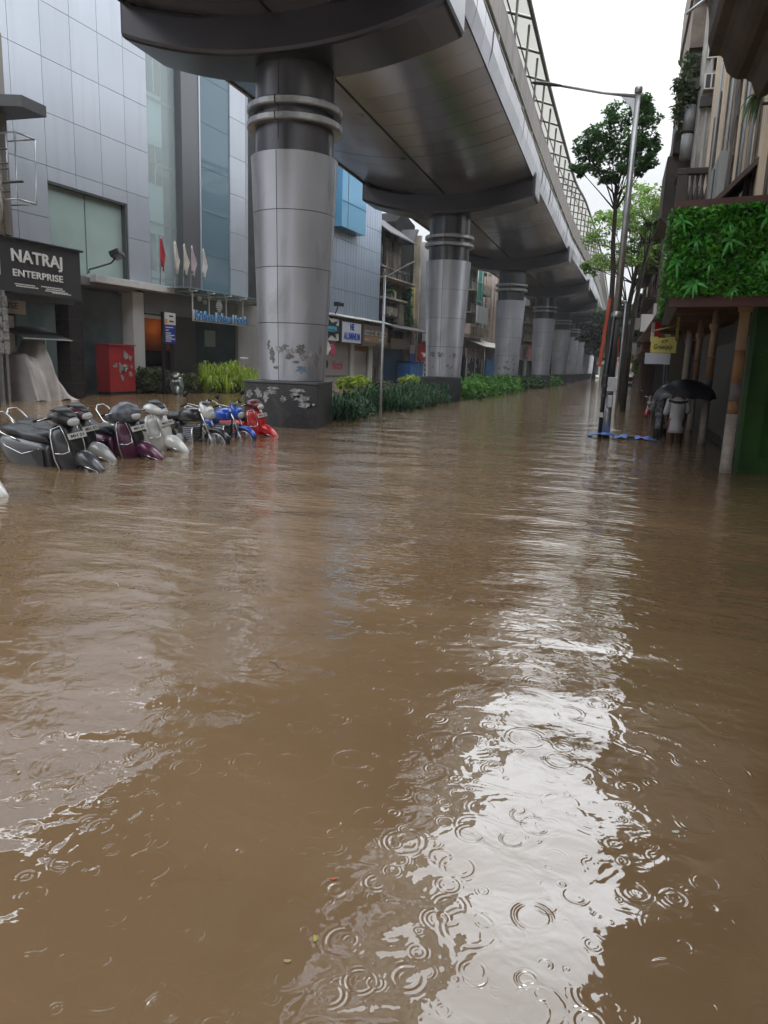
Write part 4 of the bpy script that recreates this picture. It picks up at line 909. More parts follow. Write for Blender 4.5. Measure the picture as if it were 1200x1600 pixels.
# front garden plants of the hotel
o = leafy('hedge', 'low dusty olive hedge beside the red cabinet', [((-19.9 + rr.uniform(-.3, .3), 28.2 + i * .35, .5), (.5, .4, .65), 420) for i in range(6)], .12, OLIV)
strap_bed('grass_shrub', 'bright lime arching shrub before the hotel doors', -18.9, -17.7, 31.0, 35.4, 110, LIME, 1.1, 1.2)
leafy('leafy_shrub', 'dark broad leaved shrub left of the lime arching shrub', [((-18.9, 30.2 + i * .3, .35), (.5, .4, .6), 110) for i in range(3)], .16, OLIV)
leafy('leafy_shrub', 'small lime shrub on the pavement before the pink grey shutter', [((-16.6, 45.3 + i * .8, .25), (.7, .6, .55), 180) for i in range(5)], .22, LIME)
leafy('leafy_shrub', 'small pale green shrub before the blue stall', [((-15.2, 54.5 + i * .7, .3), (.7, .6, .55), 160) for i in range(4)], .24, LIME)
leafy('leafy_shrub', 'low grey green weeds between the two small lime shrubs', [((-16, 49.8 + i * .8, .1), (.6, .6, .4), 110) for i in range(4)], .2, OLIV)
# ================================================================ right side of the street
RRZ = R_(-90)
def Rt(Yfar, X): return (X, Yfar, 0)     # local x runs towards the viewer, local y away from the street
CREAM = mat('peeling_cream', (.58, .51, .41), .85, col2=(.44, .39, .33), scale=1.2, dirt=(.07, .055, .045), dirt_amt=.65, dscale=(1.5, 1.5, .25), bump=.01, bscale=5)
GRWD = mat('weathered_boards', (.42, .41, .39), .85, col2=(.27, .255, .24), scale=2.5, dirt=(.05, .045, .04), dirt_amt=.7, dscale=(5, 5, .3))
DKST = mat('sooty_stone', (.045, .038, .036), .85, col2=(.075, .06, .055), scale=1.5, bump=.01, bscale=8)
SHUTG = mat('grey_shutter_paint', (.30, .32, .33), .6, dirt=(.1, .1, .1), dirt_amt=.5)
PIPEM = mat('pvc_pipe', (.26, .28, .31), .5, dirt=(.1, .1, .1), dirt_amt=.4)
Yf = 23.9; UR = lambda Y: Yf - Y
R1 = thing('old_apartment_house', 'peeling cream old apartment house above the leafy shop front', 'building', Rt(Yf, 1.95), RRZ)
mb = MB(); ops = [(UR(22.6), UR(21.6), 6.2, 8.6), (UR(19.6), UR(18.0), 4.6, 6.1), (UR(16.2), UR(15.0), 6.2, 8.4), (UR(13.2), UR(11.9), 5.0, 7.2), (UR(9.5), UR(8.2), 5.0, 7.2), (UR(6), UR(4.6), 5, 7.2)]
wall_open(mb, 0, 30, 3.2, 12.5, .35, ops); mb.box(0, 30, .9, 9, 3.2, 12.5); mb.build('wall', CREAM, R1)
mb = MB()
for Y, w, h in ((23.4, .25, 12), (21.2, .35, 12), (20.6, .2, 12), (19.7, .45, 12), (17.6, .5, 12), (16.7, .3, 12), (14.6, .5, 12), (13.6, .3, 12), (11.4, .5, 12), (7.4, .5, 12)):
    mb.box(UR(Y), UR(Y) + w, -.16, -.002, 3.9, h)
mb.build('pilasters', mat('cream_pilaster', (.70, .60, .47), .8, col2=(.60, .52, .42), scale=1, dirt=(.12, .09, .07), dirt_amt=.45, dscale=(2, 2, .2)), R1)
mb = MB()
for Y, w in ((22.9, .9), (20.3, .3), (18.7, .7), (15.7, .6), (12.8, .8)): mb.box(UR(Y), UR(Y) + w, -.06, -.003, 3.9, 12)
mb.build('weathered_boards', GRWD, R1)
mb = MB()
for Y, w in ((21.9, .18), (20.95, .22), (19.15, .2), (18.25, .16), (17.0, .22), (15.95, .14), (14.0, .25), (12.4, .2), (10.6, .3)): mb.box(UR(Y), UR(Y) + w, -.19, -.165, 3.9, random.uniform(7, 12))
mb.build('recess_shade_strips', mat('recess_shade_dark', (.06, .05, .045), .9, col2=(.14, .12, .10), scale=2, dirt=(.3, .26, .2), dirt_amt=.3, dscale=(4, 4, .5)), R1)  # dark strips stand for recesses between pilasters, their shade put into colour
for o in ops: window(R1, *o, y=.1, fm=SHUTG, gm=GLASSD, nx=2, nz=3, w=.07)
mb = MB(); mb.box(UR(19.75), UR(17.9), -.3, -.165, 4.45, 6.25); mb.box(UR(18.9), UR(18.75), -.32, -.302, 4.5, 6.1, 1); mb.build('shutter_box', [SHUTG, DGREY], R1)
mb = MB(); mb.prism([(-.9, 4.1), (-.05, 5.0), (-.05, 5.1), (-.95, 4.15)], UR(17.2), UR(13.4), 'x'); mb.prism([(-.9, 4.1), (-.05, 5.0), (-.05, 4.2)], UR(16.9), UR(16.8), 'x'); mb.build('window_hood', mat('hood_brown', (.10, .07, .055), .7, dirt=(.03, .03, .03), dirt_amt=.4), R1)
mb = MB(); r = random.Random(4); L_ = []; Q_ = []
for i in range(26):
    z = 4.4 + i * .24; L_.append((UR(17.35 + r.uniform(-.16, .2)), z)); Q_.append((UR(16.85 + r.uniform(-.2, .16)), z))
mb.prism(L_[::-1] + Q_, -.20, -.166, 'y'); mb.build('broken_plaster', DKST, R1)
mb = MB()
for k, (Y, z0, z1) in enumerate(((20.9, 3.9, 9), (18.0, 4.2, 8), (15.2, 4, 7), (14.2, 4, 7))):
    mb.tube([(UR(Y), -.2, z0), (UR(Y) + .03, -.22, (z0 + z1) / 2), (UR(Y), -.2, z1)], .03, 6)
mb.tube([(UR(19), -.35, 4.5), (UR(17.9), -.5, 4.6), (UR(17.2), -.4, 4.75), (UR(16.6), -.3, 5.0)], .02, 6); mb.tube([(UR(19), -.35, 4.45), (UR(17.9), -.45, 4.5), (UR(17.1), -.4, 4.7)], .02, 6)
mb.build('cables', PIPEM, R1)
# projecting farther bay
R2 = thing('projecting_bay_house', 'dark sooty house end with baluster balcony, plants and drain pipe', 'building', (1.15, 24.0, 0), 0)
mb = MB(); wall_open(mb, .3, 2.2, 4.6, 13, .3, [(.62, .92, 9.9, 11.0)]); mb.build('end_wall', mat('pale_end_wall', (.55, .53, .50), .85, col2=(.40, .38, .36), scale=2, dirt=(.1, .09, .08), dirt_amt=.6, dscale=(5, 5, .4)), R2)
mb = MB(); mb.box(.3, 4, .31, 9, 4.0, 13); mb.box(0.05, .3, .3, 9, 5.0, 12.7, 1); mb.build('side_wall', [GRWD, DKST], R2)
mb = MB()
for x in (.33, .52, .70): mb.box(x, x + .07, -.06, -.002, 6.9, 12.6)
mb.build('boards', OFFW, R2)
window(R2, .42, .86, 10.2, 11.6, -.08, WHITE, mat('sky_pane', (.5, .52, .55), .1), nx=3, nz=2, w=.03)
mb = MB(); mb.box(.40, .78, -.28, -.003, 9.35, 9.75); mb.box(.44, .56, -.285, -.281, 9.38, 9.72, 1); mb.box(.60, .72, -.285, -.281, 9.38, 9.72, 1); mb.box(.0, .28, -.2, -.003, 9.4, 9.7, 1); mb.box(.36, .68, -.2, -.003, 8.95, 9.2, 1); mb.build('air_conditioner_rack', [WHITE, BRND], R2)
mb = MB(); mb.tube([(.80, -.15, 3.6), (.80, -.15, 5.6), (.84, -.15, 5.9), (.84, -.15, 12.6)], .065, 10)
for z in (5.7, 7.2, 8.9, 10.4): mb.tube([(.84, -.15, z), (.84, -.15, z + .08)], .085, 10)
mb.build('drain_pipe', PIPEM, R2)
mb = MB()
for z in (7.6, 8.35): mb.tube([(.12, -.12, z), (.12, -.12, z + .65)], [.16, .15], 10)
mb.build('water_drum', mat('drum_grey', (.22, .23, .24), .5), R2)
# balcony with balusters
mb = MB(); mb.box(-.05, .76, -.9, .3, 5.85, 6.12); mb.box(.02, .76, -.85, .3, 5.5, 5.845); mb.prism([(.05, 5.5), (.76, 5.5), (.76, 4.95), (.35, 5.05)], -.7, .3, 'y')
mb.box(-.08, .78, -.95, -.72, 7.02, 7.18); mb.box(-.08, .12, -.72, .3, 7.02, 7.18); mb.box(-.06, .22, -.93, -.74, 6.12, 7.018); mb.build('balcony', DKST, R2, bevel=.02)
for x in (.33, .47, .61, .73):
    mb = MB(); mb.lathe([(.05, 6.12), (.03, 6.2), (.075, 6.42), (.045, 6.6), (.025, 6.72), (.04, 6.85), (.05, 7.02)], 10, c=(x, -.83)); mb.build('baluster', DKST, R2)
for y in (-.5, -.2, .1):
    mb = MB(); mb.lathe([(.05, 6.12), (.03, 6.2), (.075, 6.42), (.045, 6.6), (.025, 6.72), (.04, 6.85), (.05, 7.02)], 10, c=(.02, y)); mb.build('baluster', DKST, R2)
mb = MB(); mb.prism([(.28, 4.9), (.42, 5.35), (.76, 5.3), (.76, 4.75)], .1, .16, 'y'); mb.build('orange_arch', mat('arch_orange', (.38, .13, .06), .7, col2=(.3, .1, .05), scale=5), R2)
mb = MB(); mb.box(-.32, .1, .6, 3.5, 6.2, 7.9); mb.box(-.2, .1, .4, 3.5, 7.9, 8.5); mb.prism([(-.4, 6.2), (.1, 6.2), (.1, 5.7)], .6, 3.2, 'y'); mb.build('broken_balcony', DKST, R2, bevel=.04)
mb = MB()
for z in (4.9, 5.2, 5.5): mb.tube([(-.25, .5, z), (.05, .5, z)], .015, 4)
mb.tube([(-.25, .5, 4.85), (-.25, .5, 5.6)], .015, 4); mb.build('bracket', DGREY, R2)
mb = MB(); mb.tube([(-.25, -.2, 11.3), (.4, -.3, 11.75)], .04, 6); mb.build('roof_pole', STEEL, R2)
mb = MB(); mb.box(-.05, .3, .2, 5, 10.6, 13.4); mb.prism([(-.12, 12.0), (-.12, 13.4), (.3, 13.4), (.3, 11.7)], 0, 5, 'y'); mb.build('upper_storey', mat('brown_storey', (.13, .10, .085), .8, col2=(.2, .16, .13)), R2)
WILD = leafmat('wild_leaf', (.045, .075, .03), (.08, .11, .045))
leaf_cloud(np.concatenate([blob_points((.0, .0, 9.4), (.32, .5, .7), 420, .1), blob_points((-.1, .1, 8.9), (.3, .5, .5), 260, .1), blob_points((.0, .2, 10.1), (.28, .4, .5), 200, .1), blob_points((-.25, .1, 9.6), (.22, .3, .25), 90, .1)]), .085, 2.0).build('wild_plants', WILD, R2)
# carved cornice overhead, near the viewer
t = thing('carved_cornice', 'dark scalloped stone cornice jutting overhead above the leafy panel', 'cornice', (0, 9, 0))
prof = [(.50, 5.8), (.53, 5.39), (.57, 5.2), (.58, 5.0), (.61, 4.9), (.70, 4.87), (.745, 4.83), (.76, 4.78), (.79, 4.70), (.84, 4.65), (.90, 4.62), (.98, 4.62), (1.04, 4.58), (1.08, 4.48), (1.12, 4.42), (1.2, 4.45), (1.32, 4.6), (1.6, 4.75), (2.2, 4.8), (2.2, 6.3), (.5, 6.3)]
mb = MB(); mb.prism(prof, 0, -7, 'y'); mb.build('moulding', DKST, t, bevel=.01)
mb = MB(); mb.box(.62, 2.2, .003, .25, 4.95, 6.3); mb.build('back_slab', DKST, t)
t = thing('hanging_fern', 'pale green fern fronds hanging under the dark cornice', 'plant', (1.38, 10.6, 4.92))
mb = MB()
for k in range(14): strap(mb, (0, 0, 0), PI * .75 + random.uniform(-.9, .9), random.uniform(.3, .55), .022, .12, .35)
mb.build('fronds', leafmat('fern', (.14, .22, .12), (.2, .3, .18)), t)
mb = MB(); mb.tube([(0, 0, -.05), (.25, .1, -.02), (.6, .2, .0)], .02, 6); mb.build('stem', DKST, t)
# ---------------------------------------------------------------- shop front clad in artificial leaves
GA, GB, GC, GD = (.60, 12.0), (5.2, 10.85), (5.2, 16.5), (.76, 16.5)
SH = thing('leaf_clad_awning', 'boxy shop awning covered in artificial green leaves', 'awning', (0, 0, 0))
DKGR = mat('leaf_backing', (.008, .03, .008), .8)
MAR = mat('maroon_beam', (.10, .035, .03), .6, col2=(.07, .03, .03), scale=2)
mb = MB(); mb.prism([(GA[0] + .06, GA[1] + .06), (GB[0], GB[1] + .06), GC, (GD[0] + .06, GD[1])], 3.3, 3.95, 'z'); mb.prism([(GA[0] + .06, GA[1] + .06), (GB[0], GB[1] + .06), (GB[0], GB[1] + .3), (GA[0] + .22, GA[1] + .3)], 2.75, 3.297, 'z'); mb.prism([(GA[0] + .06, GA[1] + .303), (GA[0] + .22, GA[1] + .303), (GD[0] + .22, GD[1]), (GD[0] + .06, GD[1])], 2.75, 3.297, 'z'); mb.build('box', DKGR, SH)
mb = MB(); mb.prism([(GA[0] - .02, GA[1] - .02), (GB[0], GB[1] - .02), GC, (GD[0] - .02, GD[1])], 3.953, 4.06, 'z'); mb.build('top_beam', MAR, SH)
mb = MB(); mb.prism([(GA[0] + .03, GA[1] + .02), (GB[0], GB[1] + .02), (GB[0], GB[1] + .16), (GA[0] + .10, GA[1] + .18)], 2.60, 2.747, 'z'); mb.build('bottom_beam', MAR, SH)
mb = MB(); mb.prism([(GA[0] + .03, GA[1] + .183), (GA[0] + .16, GA[1] + .183), (GD[0] + .14, GD[1]), (GD[0] + .01, GD[1])], 2.60, 2.747, 'z'); mb.build('side_beam', DGREY, SH)
fv = np.array([GB[0] - GA[0], GB[1] - GA[1]]); fl = np.linalg.norm(fv); fd = fv / fl; fn = np.array([fd[1], -fd[0]])
n = 9000; tt = RNG.random(n) * fl * .55; zz = 2.74 + RNG.random(n) * 1.22; dd = RNG.random(n) * .10 + .0
P = np.stack([GA[0] + fd[0] * tt + fn[0] * dd, GA[1] + fd[1] * tt + fn[1] * dd, zz], 1)
n2 = 4200; sv = np.array([GD[0] - GA[0], GD[1] - GA[1]]); ss = RNG.random(n2); d2 = RNG.random(n2) * .09
P2 = np.stack([GA[0] + sv[0] * ss - d2, GA[1] + sv[1] * ss, 2.70 + RNG.random(n2) * 1.27], 1)
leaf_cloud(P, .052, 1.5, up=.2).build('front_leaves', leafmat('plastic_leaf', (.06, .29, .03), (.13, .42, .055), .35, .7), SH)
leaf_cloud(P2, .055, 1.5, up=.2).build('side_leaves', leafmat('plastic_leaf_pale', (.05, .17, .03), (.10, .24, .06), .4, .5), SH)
ROSM = leafmat('rosette_leaf', (.05, .30, .045), (.11, .40, .09), .3, .4)
rs = random.Random(17); spots = []
for row, z in enumerate((3.72, 3.42, 3.13, 2.84)):
    for c in range(8): spots.append((.12 + c * .52 + (.25 if row % 2 else 0) + rs.uniform(-.12, .12), z + rs.uniform(-.08, .08)))
for s_, z in spots:
    bx_ = GA[0] + fd[0] * s_ + fn[0] * .10; by = GA[1] + fd[1] * s_ + fn[1] * .10
    mb = MB(); kk = rs.randint(5, 8); sz = rs.uniform(.6, 1.15); tw = rs.uniform(0, 6)
    for k in range(kk):
        a = tw + 2 * PI * k / kk + rs.uniform(-.4, .4); L = rs.uniform(.08, .24) * sz; w = rs.uniform(.013, .022) * sz
        pts = []
        for i in range(5):
            q = i / 4; r = L * q; out = .03 + .07 * math.sin(q * 2.2) ; dz = math.sin(a) * r - .07 * q * q
            px_ = math.cos(a) * r; ww = w * math.sin(PI * (.1 + .88 * q)) ** .8 * (1 if i < 4 else .1)
            nx_, nz_ = -math.sin(a) * ww, math.cos(a) * ww
            for sg in (1, -1):
                pts.append((bx_ + fd[0] * (px_ + sg * nx_) + fn[0] * out, by + fd[1] * (px_ + sg * nx_) + fn[1] * out, z + dz + sg * nz_))
        mb.add(pts, [(2 * i, 2 * i + 2, 2 * i + 3, 2 * i + 1) for i in range(4)], 0, True)
    mb.build('leaf_rosette', ROSM, SH)
# ceiling under the awning
mb = MB(); cz = lambda y: 2.76 + .42 * min(1, max(0, (y - 12.2) / 8.0))
for ya, yb in ((12.25, 20.2), (20.2, 40)): mb.prism([(ya, cz(ya)), (yb, cz(yb)), (yb, cz(yb) + .05), (ya, cz(ya) + .05)], .86, 5.2, 'x')
y = 12.6
while y < 30: mb.prism([(y, cz(y) - .03), (y + .05, cz(y + .05) - .03), (y + .05, cz(y + .05) - .002), (y, cz(y) - .002)], .86, 5.2, 'x'); y += .62
mb.build('ceiling', mat('stained_board_ceiling', (.20, .11, .06), .6, col2=(.13, .075, .045), scale=1.2, dirt=(.05, .03, .02), dirt_amt=.5), SH)
mb = MB(); mb.lathe([(.0, 2.72), (.07, 2.74), (.09, 2.79)], 12, c=(1.15, 13.2)); mb.build('ceiling_lamp', OFFW, SH)
# arcade pillars
PB = [mat('pillar_cream', (.34, .25, .17), .7, dirt=(.1, .08, .06), dirt_amt=.5), mat('pillar_orange', (.27, .14, .06), .7, col2=(.22, .12, .055), scale=3, dirt=(.08, .06, .04), dirt_amt=.4), mat('pillar_greyband', (.13, .12, .13), .7), mat('pillar_whitewash', (.40, .37, .34), .85, col2=(.30, .26, .22), scale=7, dirt=(.12, .09, .06), dirt_amt=.6, dscale=(4, 4, 2), bump=.006, bscale=18)]
pil = thing('arcade_pillar', 'x', 'pillar', (0, 0, 0))
def hsec(z0, z1, r0, r1, mi, mb):
    mb.tube([(0, 0, z0), (0, 0, z1)], [r0, r1], 14, mi)
mb = MB(); hsec(-.36, 1.0, .098, .09, 3, mb); hsec(1.0, 1.22, .089, .088, 1, mb); hsec(1.22, 1.52, .088, .087, 2, mb); hsec(1.52, 2.05, .086, .085, 1, mb); hsec(2.05, 3.2, .084, .08, 0, mb); mb.build('shaft', PB, pil)
mb = MB(); mb.lathe([(.085, 2.66), (.11, 2.68), (.11, 2.72), (.13, 2.75), (.13, 2.82)], 14); mb.build('capital', PB[0], pil)
pls = [(1.91, 13.7), (2.10, 19.4), (2.2, 23.8), (2.25, 28.2), (2.3, 32.6), (2.35, 37.0)]
pl = ['nearest arcade pillar, orange and whitewashed, beside the turf wall', 'second arcade pillar, whitewashed, right of the person with umbrella', 'third arcade pillar, behind the black umbrella', 'fourth arcade pillar in the dim arcade', 'fifth arcade pillar in the dim arcade', 'farthest arcade pillar in the dim arcade']
for i, (x, y) in enumerate(pls):
    p = pil if i == 0 else dup(pil); p.location = (x, y, 0); p['label'] = pl[i]; p['group'] = 'painted pillars of the arcade'
# turf wall and dark shop fronts behind the pillars
TURF = mat('artificial_turf', (.022, .085, .012), .9, col2=(.014, .055, .008), scale=1.5, bump=.01, bscale=90)
TW = thing('turf_wall', 'dark shop wall covered in green artificial turf beside the nearest pillar', 'wall', (0, 0, 0))
mb = MB(); mb.box(2.13, 2.42, 13.86, 14.4, -.36, 2.86); mb.box(2.42, 6, 13.95, 14.4, .28, 2.86); mb.box(2.42, 6, 13.86, 14.4, -.36, .277); mb.build('turf', TURF, TW)
def front(y0, y1, x, m, label, h=2.86):
    t = thing('closed_shop', label, 'shop', (x, y0, 0)); mb = MB(); mb.box(0, 3, 0, y1 - y0, -.36, h); mb.build('wall', m, t)
    mb = MB(); mb.box(-.04, -.002, .3, y1 - y0 - .3, .2, 2.4, 0); mb.build('shutter', DGREY, t); return t
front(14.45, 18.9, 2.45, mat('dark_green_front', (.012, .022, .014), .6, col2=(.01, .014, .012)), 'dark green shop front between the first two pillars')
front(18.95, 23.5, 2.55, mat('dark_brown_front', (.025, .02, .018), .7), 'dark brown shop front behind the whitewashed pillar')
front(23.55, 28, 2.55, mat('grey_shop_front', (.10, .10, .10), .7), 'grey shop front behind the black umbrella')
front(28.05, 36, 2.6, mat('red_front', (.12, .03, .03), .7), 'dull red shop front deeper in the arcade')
t = thing('grey_kiosk', 'plain grey green wall of a kiosk behind the umbrellas', 'kiosk', (1.78, 30.0, 0))
mb = MB(); mb.box(0, .62, 0, 2.5, -.36, 2.9); mb.box(-.04, .66, -.04, 2.54, -.36, .25, 1); mb.box(.64, .70, -.06, -.002, -.36, 2.9, 2); mb.build('wall', [mat('grey_green_wall', (.13, .14, .12), .8, dirt=(.06, .06, .05), dirt_amt=.4), DGREY, REDP], t)
for k, (x, y, c, w) in enumerate(((1.98, 24.5, (.07, .18, .04), .10),)):
    t = thing('painted_post', 'short post painted bright green at its foot behind the person', 'post', (x, y, 0))
    mb = MB(); mb.tube([(0, 0, -.36), (0, 0, .9)], w, 10); mb.tube([(0, 0, .903), (0, 0, 2.86)], w * .95, 10, 1); mb.build('shaft', [mat('post_green', c, .6), OFFW], t)
# yellow sign, white sign and red vertical sign
YS = thing('yellow_shop_sign', 'yellow notched Greenply sign hanging from the black post', 'sign', (.62, 17.0, 0), R_(-2))
mb = MB(); mb.prism([(0, 2.06), (.51, 2.06), (.51, 2.29), (.465, 2.33), (.465, 2.39), (.30, 2.39), (.27, 2.37), (.15, 2.37), (.12, 2.39), (.0, 2.39)], -.03, .03, 'y'); mb.build('board', mat('sign_yellow', (.52, .47, .11), .5, col2=(.46, .43, .14), scale=3), YS)
gi = mat('sign_green_ink', (.05, .09, .015), .6)
text('Greenply', 'lettering', gi, YS, .39, .14, .255, -.031, 2.10, .004, .02, shear=.3)
mb = MB(); mb.lathe([(.035, -.003), (.06, -.003), (.06, .003), (.035, .003)], 18, sm=False); mb.v = [(.27 + x * .95 + y * .5, -.034 + z, 2.30 + y * .55) for x, y, z in mb.v]; mb.build('leaf_mark', gi, YS)
mb = MB(); mb.box(.25, .38, -.02, .02, 2.395, 2.45); mb.tube([(.0, .0, 2.5), (.5, .0, 2.62)], .02, 6); mb.box(.47, .53, -.01, .05, 2.3, 2.8); mb.build('bracket', mat('bracket_olive', (.2, .17, .05), .6), YS)
t = thing('blank_white_sign', 'blank white board just behind and below the yellow sign', 'sign', (.62, 20, 0))
mb = MB(); mb.box(0, .6, 0, .04, 1.86, 2.13); mb.build('board', mat('dull_white_board', (.42, .45, .5), .5), t)
mb = MB(); mb.tube([(.57, .05, -.36), (.57, .05, 2.2)], .03, 6); mb.build('post', BLACK, t)
t = thing('black_post', 'thick black post standing between the umbrellas and the yellow sign', 'post', (1.20, 21.2, 0))
mb = MB(); mb.tube([(0, 0, -.36), (0, 0, 2.6)], .045, 10); mb.build('shaft', BLACK, t)
t = thing('red_vertical_sign', 'tall narrow red and white sign before the dark houses', 'sign', (.98, 25, 0))
mb = MB(); mb.box(0, .16, -.04, .04, 2.75, 3.85); mb.box(-.10, -.003, -.03, .03, 2.6, 3.75, 1); mb.build('board', [mat('sign_red', (.55, .01, .03), .5), WHITE], t)
mb = MB(); mb.tube([(.05, .08, 3.6), (.8, .08, 3.7)], .03, 6); mb.tube([(.05, .08, 2.9), (.8, .08, 2.9)], .03, 6); mb.build('bracket', DGREY, t)
# farther houses on the right side
MARW = mat('maroon_wall', (.12, .05, .045), .8, col2=(.17, .09, .08), scale=.8, dirt=(.04, .03, .03), dirt_amt=.6)
def rhouse(name, label, Ya, Yb, X, H, m, floors, wn, roof=None, bal=True, seed=1):
    t = thing(name, label, 'building', Rt(Yb, X), RRZ); L = Yb - Ya; z0 = 3.4; fh = (H - z0) / floors; r = random.Random(seed); ops = []
    for i in range(floors):
        for j in range(wn): c = L * (j + .5) / wn; w = L / wn * .3; ops.append((c - w, c + w, z0 + i * fh + fh * .25, z0 + i * fh + fh * .85))
    mb = MB(); wall_open(mb, 0, L, z0, H, .3, ops); mb.box(0, L, .8, 8, z0, H); mb.box(L, L + .01, 0, 8, z0, H); mb.build('wall', m, t)
    for o in ops: window(t, *o, y=.12, fm=OFFW if r.random() < .4 else DGREY, gm=GLASSD, w=.08)
    mb = MB(); mb.prism([(-1.0, H - .3), (.0, H + .1), (3.5, H + 1.2), (8, H + .1), (8, H), (0, H - .05)], -.1, L + .4, 'x'); mb.build('roof', roof or TIN, t)
    if bal:
        mb = MB()
        for i in range(floors):
            z = z0 + i * fh + fh * .1; a = r.uniform(0, L * .3); b = L - r.uniform(0, L * .2); mb.box(a, b, -.55, -.002, z - .12, z)
            mb.box(a, b, -.55, -.5, z + .6, z + .66); u = a
            while u < b: mb.box(u, u + .05, -.54, -.50, z, z + .6); u += .25
        mb.build('balcony', DKST, t)
    mb = MB(); mb.box(0, L, -.5, .2, 2.7, 3.1); mb.box(0, L, .8, 8, -.36, 3.39, 1)
    for u in np.arange(.2, L, 3.2): mb.box(u, u + .25, .0, .3, -.36, 2.69)
    mb.build('ground_floor', [m, INTD], t); 
    return t
rhouse('maroon_house', 'maroon balconied house with dark eaves behind the leafy awning', 40, 52, 1.55, 9.3, MARW, 3, 4, seed=2)
rhouse('brown_house', 'brown weathered house beyond the maroon house', 53, 66, 1.75, 8.6, mat('brown_plaster', (.20, .15, .12), .85, dirt=(.06, .05, .04), dirt_amt=.6), 2, 4, seed=3)
rhouse('grey_beige_house', 'taller beige weathered house beyond the brown house', 67, 84, 1.7, 12.5, OLDL, 4, 5, seed=4)
rhouse('far_right_house', 'dim house half hidden by trees on the right side', 86, 120, 2.6, 10, OLD, 3, 8, seed=5)
rhouse('farthest_right_house', 'farthest dim house at the right end of the street', 122, 170, 4.0, 9, GREYW, 3, 10, seed=6)
for k, (y, z, w, lab, c) in enumerate(((38.5, 3.6, .7, 'white board jutting from the maroon house', (.45, .45, .45)), (60, 3.0, 1.1, 'grey box sign jutting from the brown house', (.35, .36, .36)), (72, 3.2, 1.2, 'dark red sign jutting from the beige house', (.2, .03, .03)), (56, 4.6, .9, 'tattered pale board on the brown house', (.4, .38, .33)))):
    t = thing('projecting_board', lab, 'sign', (1.55 - w, y, 0)); mb = MB(); mb.box(0, w, 0, .08, z, z + .8); mb.box(w, w + .4, .0, .05, z + .35, z + .42, 1); mb.build('board', [mat('board%d' % k, c, .6, dirt=(.1, .1, .1), dirt_amt=.4), DGREY], t)
# ---------------------------------------------------------------- street lamp and bracing pole
SL = thing('street_lamp', 'tall grey street lamp with long arm reaching over the road', 'street lamp', (-.16, 19.7, 0))
mb = MB(); mb.tube([(-.0, 0, -.36), (0, 0, 1.3)], [.115, .105], 14); mb.tube([(0, 0, 1.302), (0, 0, 3.0)], [.105, .095], 14, 1); mb.tube([(0, 0, 3.0), (.03, 0, 8.05)], [.09, .062], 14); mb.lathe([(.062, 8.05), (.09, 8.06), (.09, 8.16), (.07, 8.2), (.0, 8.2)], 14, c=(.03, 0)); mb.lathe([(.11, 2.95), (.125, 2.97), (.125, 3.05), (.09, 3.1)], 14); mb.build('pole', [STEEL, DGREY], SL)
mb = MB(); mb.tube([(.03, 0, 7.98), (-.8, 0, 8.12), (-1.9, 0, 8.36)], [.045, .035, .028], 8); mb.prism([(-.02, 7.95), (-.35, 8.0), (-.1, 7.75), (-.03, 7.5)], -.01, .01, 'y'); mb.build('arm', STEEL, SL)
mb = MB(); mb.tube([(-1.75, 0, 8.33), (-2.0, 0, 8.38), (-2.38, 0, 8.44), (-2.48, 0, 8.45)], [.05, .085, .075, .03], 10, flat=.45); mb.build('lamp_head', DGREY, SL)
mb = MB(); mb.box(-.07, .19, -.2, -.12, 1.15, 1.5); mb.box(-.02, .10, -.17, -.12, .75, 1.05); mb.build('switch_box', STEEL, SL, bevel=.01)
t = thing('cable_pole', 'thin black pole leaning against the street lamp', 'pole', (-.30, 19.5, 0))
mb = MB(); mb.tube([(0, 0, -.36), (.02, 0, 1.2), (.09, 0, 2.95)], [.05, .055, .06], 10); mb.build('shaft', BLACK, t)
mb = MB(); mb.box(-.07, .05, -.075, -.055, .5, .62); mb.build('tag', OFFW, t)
mb = MB()
for z in (1.0, 1.25, 1.5): mb.lathe([(.065, z), (.08, z + .03), (.065, z + .06)], 10, c=(.02, 0))
mb.build('cable_tie', DGREY, t)
t = thing('orange_banner', 'narrow orange banner strip tied up the lamp poles', 'banner', (-.40, 19.9, 0))
OR_ = mat('banner_orange', (.55, .09, .03), .6, col2=(.42, .06, .03), scale=2)
mb = MB(); mb.prism([(-.10, 1.75), (-.02, 1.75), (.07, 3.2), (.08, 3.45), (.01, 3.4)], 0, .02, 'y'); mb.build('strip', OR_, t)
t = thing('orange_banner', 'short orange cloth wrapped between the lamp pole and tree trunk', 'banner', (-.14, 19.95, 0))
mb = MB(); mb.prism([(-.02, 1.75), (.10, 1.78), (.12, 2.45), (.04, 2.5)], 0.0, .02, 'y'); mb.build('strip', OR_, t)
t = thing('thin_pole', 'thin pale pole behind the tree trunk', 'pole', (.06, 30, 0))
mb = MB(); mb.tube([(0, 0, -.36), (0, 0, 4.2)], .04, 8); mb.tube([(-.1, 0, 4.2), (0, 0, 4.25)], .05, 6); mb.build('shaft', STEEL, t)
